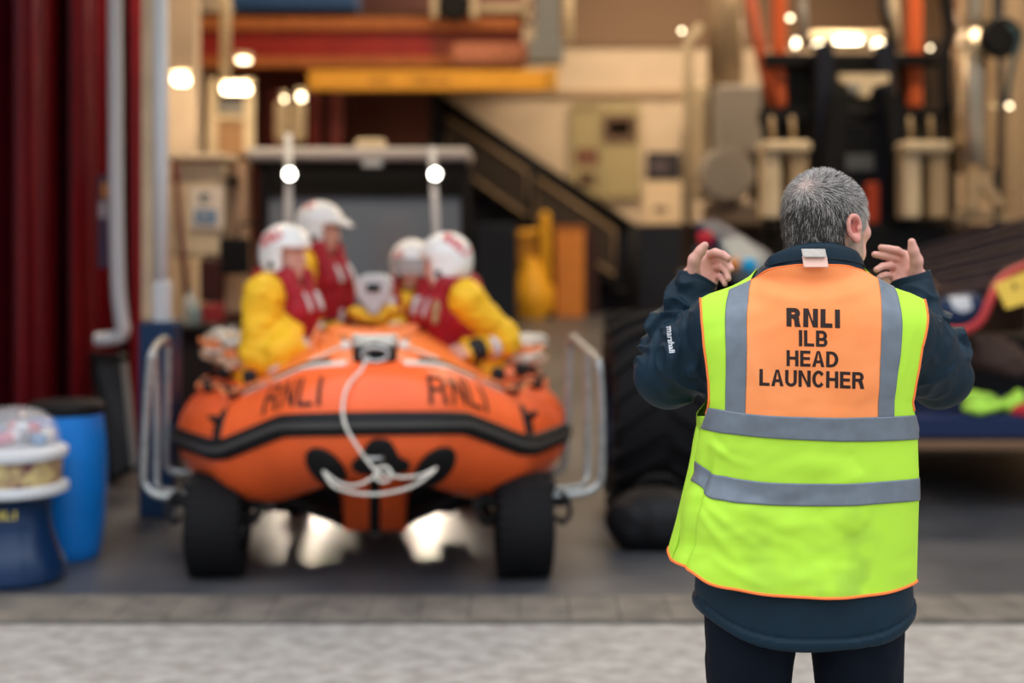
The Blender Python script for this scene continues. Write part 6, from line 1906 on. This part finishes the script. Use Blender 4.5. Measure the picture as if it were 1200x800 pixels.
# dark round bag in front of the tyre
bg = thing('kit_bag', P(768, 622, 7.15), 'round black kit bag lying in front of the big tyre', 'bag')
bvv = Vol(P(768, 622, 7.15) + (-.30, -.2, -.02), P(768, 622, 7.15) + (.32, .24, .38), .012)
c = P(768, 590, 7.15)
bvv.ell(c + (0, 0, -.005), (.235, .16, .155), None, .05); bvv.ell(c + (.12, .02, -.02), (.14, .13, .125), None, .05); bvv.ell(c + (-.12, .02, -.03), (.13, .13, .12), None, .05)
a_, b_ = bvv.mesh(); n_ = vnormals(a_, b_); a_ = a_ + n_ * (.012 * vnoise(a_, 14, 3))[:, None]; a_[:, 2] = np.maximum(a_[:, 2] - .07, .002)
build('bag_body', a_, None, mat('black_nylon', (.006, .006, .008), rough=.6, bump=.3, bscale=40), bg, quads=b_)
MB().tube(spline([c + (-.12, -.13, .10), c + (-.05, -.16, .16), c + (.05, -.16, .16), c + (.12, -.13, .10)], 4), .011, 7).build('bag_handle', M_dk, bg, smooth=True)

# slatted ramp: long dark boards fanning towards the back right
rp = thing('slatted_ramp', P(1140, 330, 9.2), 'sloping rack of dark plum coloured boards at the right edge', 'ramp')
M_pl1 = mat('plum_board', (.045, .032, .045), rough=.45, noise=.25, nscale=8, stretch=(.3, 3, 3)); M_pl2 = mat('brown_board', (.10, .065, .055), rough=.5, noise=.25, nscale=8, stretch=(.3, 3, 3))
for k in range(9):
    y0 = 300 + k * 6.5; y1 = 262 + k * 10
    a = P(1062 + k * 4, y0, 10.6 - k * .27); b = P(1250, y1 - 14, 9.9 - k * .27)
    d = b - a; L_ = np.linalg.norm(d); ang = math.atan2(d[1], d[0]); el = math.atan2(d[2], math.hypot(d[0], d[1]))
    w_ = .15
    nrm = np.array([-math.sin(ang), math.cos(ang), 0]) * w_ / 2
    up = np.array([0, 0, .03])
    vs = [a - nrm, a + nrm, b + nrm, b - nrm]; vs = vs + [v + up for v in vs]
    MB().add(vs, [(0, 3, 2, 1), (4, 5, 6, 7), (0, 1, 5, 4), (1, 2, 6, 5), (2, 3, 7, 6), (3, 0, 4, 7)]).build('board', M_pl1 if k % 2 == 0 else M_pl2, rp, bevel=.006)
MB().tube([P(1072, 372, 8.3), P(1068, 306, 10.6)], .03, 8).build('ramp_bearer', M_dk, rp, smooth=True)
for x_, y_, Y_ in ((1080, 360, 8.6), (1240, 330, 8.8)):
    a = P(x_, y_, Y_); MB().tube([a, (a[0], a[1], P(0, 484, 8)[2])], .03, 8).build('ramp_leg', M_dk, rp, smooth=True)
# brown mat, bag, red hose, yellow sign, hi-vis gear
mt_ = thing('brown_sheet', P(1070, 345, 8.7), 'folded brown sheet lying beside the raised right hand', 'sheet')
vs_ = [P(1012, 352, 8.6), P(1112, 356, 8.3), P(1125, 340, 8.6), P(1075, 320, 9.4), P(1030, 322, 9.4)]
MB().add(list(vs_) + [v - (0, 0, .10) for v in vs_], [(0, 1, 2, 3, 4), (9, 8, 7, 6, 5)] + [(i, i + 5, (i + 1) % 5 + 5, (i + 1) % 5) for i in range(5)]).build('sheet_layer', mat('brown_tarpaulin', (.19, .115, .07), rough=.7), mt_, bevel=.02)
nb = thing('navy_bag', P(1126, 385, 8.0), 'navy bag with a white printed mark, resting behind the man\'s right elbow', 'bag')
bb2 = Vol(P(1126, 385, 8.0) + (-.16, -.12, -.03), P(1126, 385, 8.0) + (.17, .16, .24), .009)
bb2.ell(P(1122, 366, 8.0), (.14, .09, .10), None, .03); bb2.ell(P(1136, 362, 8.0), (.10, .08, .09), None, .03)
a_, b_ = bb2.mesh(); o_nb = build('bag_body', a_, None, mat('navy_fabric', (.010, .030, .085), rough=.6), nb, quads=b_)
v2, f2 = flat_mesh(polys=[[(1112, 348), (1136, 347), (1139, 362), (1128, 366), (1118, 362)]], maxlen=5)
lay_on('printed_mark', v2, f2, bvh_of(o_nb), M_white, nb, off=.003, label='white mark')
ho = MB().tube(spline([P(1092, 380, 7.9), P(1112, 387, 7.86), P(1135, 385, 7.85), P(1150, 374, 7.85), P(1160, 352, 7.9), P(1168, 334, 8.0), P(1180, 322, 8.1), P(1200, 312, 8.3), P(1230, 300, 8.6)], 6), .024, 10).build('red_hose', mat('red_hose_rubber', (.55, .045, .05), rough=.45), smooth=True)
tag(ho, 'thick red hose curving in front of the navy bag', 'hose')
ys_ = thing('yellow_number_plate', P(1188, 340, 7.6), 'tilted yellow plate with dark marks at the right edge', 'plate')
vs_ = [P(1166, 334, 7.6), P(1218, 312, 7.6), P(1226, 348, 7.55), P(1180, 362, 7.55)]
MB().add(list(vs_) + [v + (0, .03, 0) for v in vs_], [(0, 1, 2, 3), (7, 6, 5, 4)] + [(i, i + 4, (i + 1) % 4 + 4, (i + 1) % 4) for i in range(4)]).build('plate', mat('plate_yellow', (.80, .52, .06), rough=.5), ys_)
for q in ([(1186, 333), (1190, 331), (1195, 350), (1191, 352)], [(1196, 336), (1206, 332), (1208, 340), (1199, 344)]):
    build('plate_mark', [P(x, y, 7.58) for x, y in q], [(0, 1, 2, 3)], mat('plate_mark', (.25, .14, .02)), ys_)
def lump(name, pts, m, lab_, ct_, h=.008):
    allp = np.array([p for p, r in pts]); v = Vol(allp.min(0) - .18, allp.max(0) + .18, h)
    for p, r in pts: v.ell(p, r, None, .03)
    a, b = v.mesh(); n = vnormals(a, b); a = a + n * (.012 * vnoise(a, 20, 3))[:, None]
    o = build(name, a, None, m, quads=b); return tag(o, lab_, ct_)
M_hv = mat('crumpled_hivis', (.42, .75, .08), rough=.6, noise=.25, nscale=12, bump=.4, bscale=25)
lump('hivis_garment', [(P(1146, 466, 8.0), (.10, .07, .045)), (P(1145, 479, 7.95), (.085, .07, .035)), (P(1165, 474, 8.0), (.09, .06, .035)), (P(1185, 474, 8.0), (.07, .06, .045)), (P(1192, 466, 8.0), (.04, .05, .05))], M_hv, 'crumpled fluorescent yellow garment on the navy carriage deck', 'garment')
lump('red_cloth', [(P(1196, 481, 7.95), (.05, .05, .035)), (P(1205, 480, 7.95), (.05, .05, .035))], mat('red_cloth', (.5, .02, .03), rough=.6), 'small red cloth at the right edge of the carriage deck', 'cloth')
lump('brown_sack', [(P(1165, 418, 8.5), (.14, .12, .11)), (P(1182, 424, 8.5), (.11, .10, .10)), (P(1160, 400, 8.5), (.11, .08, .05))], mat('brown_sacking', (.085, .05, .038), rough=.7), 'round brown sack in the dark above the fluorescent garment', 'sack')
slab_ = slab('dark_box', 1080, 392, 1240, 484, 9.2, M_dk, .5, .03); tag(slab_, 'near black box standing on the carriage deck', 'box')
# gear to the left of the head
sl = thing('stretcher_bag', P(850, 275, 9.6), 'long navy bag sloping down beside the raised left hand', 'bag')
def slopebox(par, name, pts, dz, m, label=None):
    vs = [P(*p) for p in pts]; n = len(vs)
    MB().add(list(vs) + [v - (0, -.02, dz) for v in vs], [tuple(range(n)), tuple(range(n, 2 * n))[::-1]] + [(i, i + n, (i + 1) % n + n, (i + 1) % n) for i in range(n)]).build(name, m, par, bevel=.02, label=label)
slopebox(sl, 'bag_cover', [(814, 258, 9.6), (838, 256, 10.0), (905, 296, 9.8), (902, 325, 9.4), (872, 300, 9.4), (845, 280, 9.5)], .10, M_deck)
slopebox(sl, 'red_flap', [(816, 270, 9.4), (834, 268, 9.4), (838, 279, 9.35), (820, 281, 9.35)], .05, mat('red_flap', (.50, .012, .03), rough=.5), 'red flap')
slopebox(sl, 'bag_end', [(812, 284, 9.5), (850, 282, 9.6), (862, 318, 9.5), (815, 322, 9.4)], .1, mat('dark_grey_blue', (.03, .035, .045), rough=.6))
bx_ = thing('clear_box', P(865, 300, 9.2), 'pale translucent box behind the left hand', 'box')
slopebox(bx_, 'box_shell', [(842, 280, 9.2), (868, 276, 9.3), (900, 300, 9.2), (893, 318, 9.0), (862, 318, 9.0)], .08, mat('pale_plastic', (.17, .22, .25), rough=.35))
o = MB().lathe([(0, -.04), (.035, -.035), (.050, 0), (.035, .035), (0, .04)], P(878, 311, 8.9), 20, 'y').build('blue_float', mat('bright_blue_float', (.01, .36, .72), rough=.35), smooth=True); tag(o, 'small bright blue float beside the collar', 'float')
o = MB().lathe([(0, -.04), (.03, -.035), (.045, 0), (.03, .035), (0, .04)], P(860, 310, 8.95), 20, 'y').build('orange_float', mat('orange_float', (.65, .22, .05), rough=.4), smooth=True); tag(o, 'small orange float just right of the left fingers', 'float')
o = MB().lathe([(0, -.04), (.03, -.035), (.045, 0), (.03, .035), (0, .04)], P(894, 322, 9.25), 20, 'y').build('mustard_float', mat('mustard_float', (.42, .24, .04), rough=.5), smooth=True); tag(o, 'small mustard coloured float next to the blue one', 'float')
sr = thing('gear_rack', P(850, 330, 9.8), 'dark low rack carrying the bags left of the man\'s head', 'rack')
slab('rack_top', 800, 318, 1010, 330, 9.6, M_dk, .9, .02, sr); slab('rack_front', 806, 330, 1010, 540, 9.8, mat('very_dark_brown', (.014, .009, .008), rough=.8, spec=.1), .5, .02, sr)
# ================================================================== light
w = bpy.data.worlds.new('overcast_sky'); SC.world = w; w.use_nodes = True
nt = w.node_tree; bg_ = nt.nodes['Background']
tc = nt.nodes.new('ShaderNodeTexCoord'); sp = nt.nodes.new('ShaderNodeSeparateXYZ'); rp_ = nt.nodes.new('ShaderNodeValToRGB')
nt.links.new(tc.outputs['Generated'], sp.inputs['Vector']); nt.links.new(sp.outputs['Z'], rp_.inputs['Fac']); nt.links.new(rp_.outputs['Color'], bg_.inputs['Color'])
cr_ = rp_.color_ramp
cr_.elements[0].color = (.16, .165, .17, 1); cr_.elements[0].position = 0.0
cr_.elements[1].color = (1.35, 1.42, 1.52, 1); cr_.elements[1].position = 1.0
e_ = cr_.elements.new(.16); e_.color = (.22, .23, .25, 1)
e_ = cr_.elements.new(.30); e_.color = (.62, .66, .72, 1)
e_ = cr_.elements.new(.60); e_.color = (1.15, 1.21, 1.30, 1)
bg_.inputs['Strength'].default_value = 1.8

def lamp(kind, name, loc, energy, color, size=1.0, size_y=None, rot=(0, 0, 0), spot=None, blend=.3):
    l = bpy.data.lights.new(name, kind); l.energy = energy; l.color = color
    if kind == 'AREA':
        l.shape = 'RECTANGLE'; l.size = size; l.size_y = size_y or size
    elif kind == 'SUN': l.angle = size
    else: l.shadow_soft_size = size
    if kind == 'SPOT': l.spot_size = spot; l.spot_blend = blend
    o = bpy.data.objects.new(name, l); o.location = loc; o.rotation_euler = rot; COL.objects.link(o)
    return o
WARM = (1.0, .79, .55)
lamp('AREA', 'hall_and_fill_lamp', (2.0, 23.5, 7.4), 560, WARM, 6, 1.0)
lamp('AREA', 'hall_and_fill_lamp', (5.2, 16.5, 7.4), 430, WARM, 5, 1.0)
lamp('AREA', 'hall_and_fill_lamp', (-1.0, 15.5, 7.4), 260, WARM, 5, 1.0)
lamp('AREA', 'hall_and_fill_lamp', (-2.2, 9.2, 5.0), 110, WARM, 1.2, .4, rot=(R(25), 0, 0))  # added fill above the frame, brightens the left cabinet and sign
lamp('AREA', 'hall_and_fill_lamp', (4.6, 10.6, 6.8), 330, WARM, 4, .6, rot=(R(20), 0, 0))  # added warm fill for the front of the machine at the right
lamp('POINT', 'fitting_glow', P(213, 100, 12.4), 25, WARM, .1)
lamp('POINT', 'fitting_glow', P(277, 112, 14.8), 40, WARM, .1)
lamp('POINT', 'fitting_glow', P(990, 60, 18.6), 90, WARM, .3)
# headlamps of the tractor shine low under the boat
for px in (360, 492):
    p = P(px, 470, YT - 1.55)
    t_ = np.array([p[0] * .6 + BO[0] * .4, 7.0, 0.0]); d = Vector(t_ - p)
    o = lamp('SPOT', 'headlamp_beam', tuple(p), 120, (1.0, .84, .66), .04, spot=R(80), blend=.6)
    o.rotation_euler = d.to_track_quat('-Z', 'Y').to_euler()
# ================================================================== camera and picture settings
cam = bpy.data.cameras.new('camera')
cam.lens = 50.0; cam.sensor_width = 36.0
cam.lens = 36.0 * F / 1200.0
cam.shift_y = -(400.0 - CY) / 1200.0
cam.clip_end = 200
cam.dof.use_dof = True
cam.dof.focus_distance = 2.99
cam.dof.aperture_fstop = 1.45
cam.dof.aperture_blades = 0
co = bpy.data.objects.new('camera', cam)
co.location = (0, 0, H); co.rotation_euler = (R(90), 0, 0)
COL.objects.link(co); SC.camera = co
SC.view_settings.view_transform = 'Standard'
SC.view_settings.look = 'None'
SC.view_settings.gamma = 1.0
SC.view_settings.exposure = 0.0
SC.view_settings.use_curve_mapping = False
try:
    SC.cycles.use_denoising = True
    SC.cycles.max_bounces = 8
    SC.cycles.sample_clamp_indirect = 8.0
except Exception:
    pass
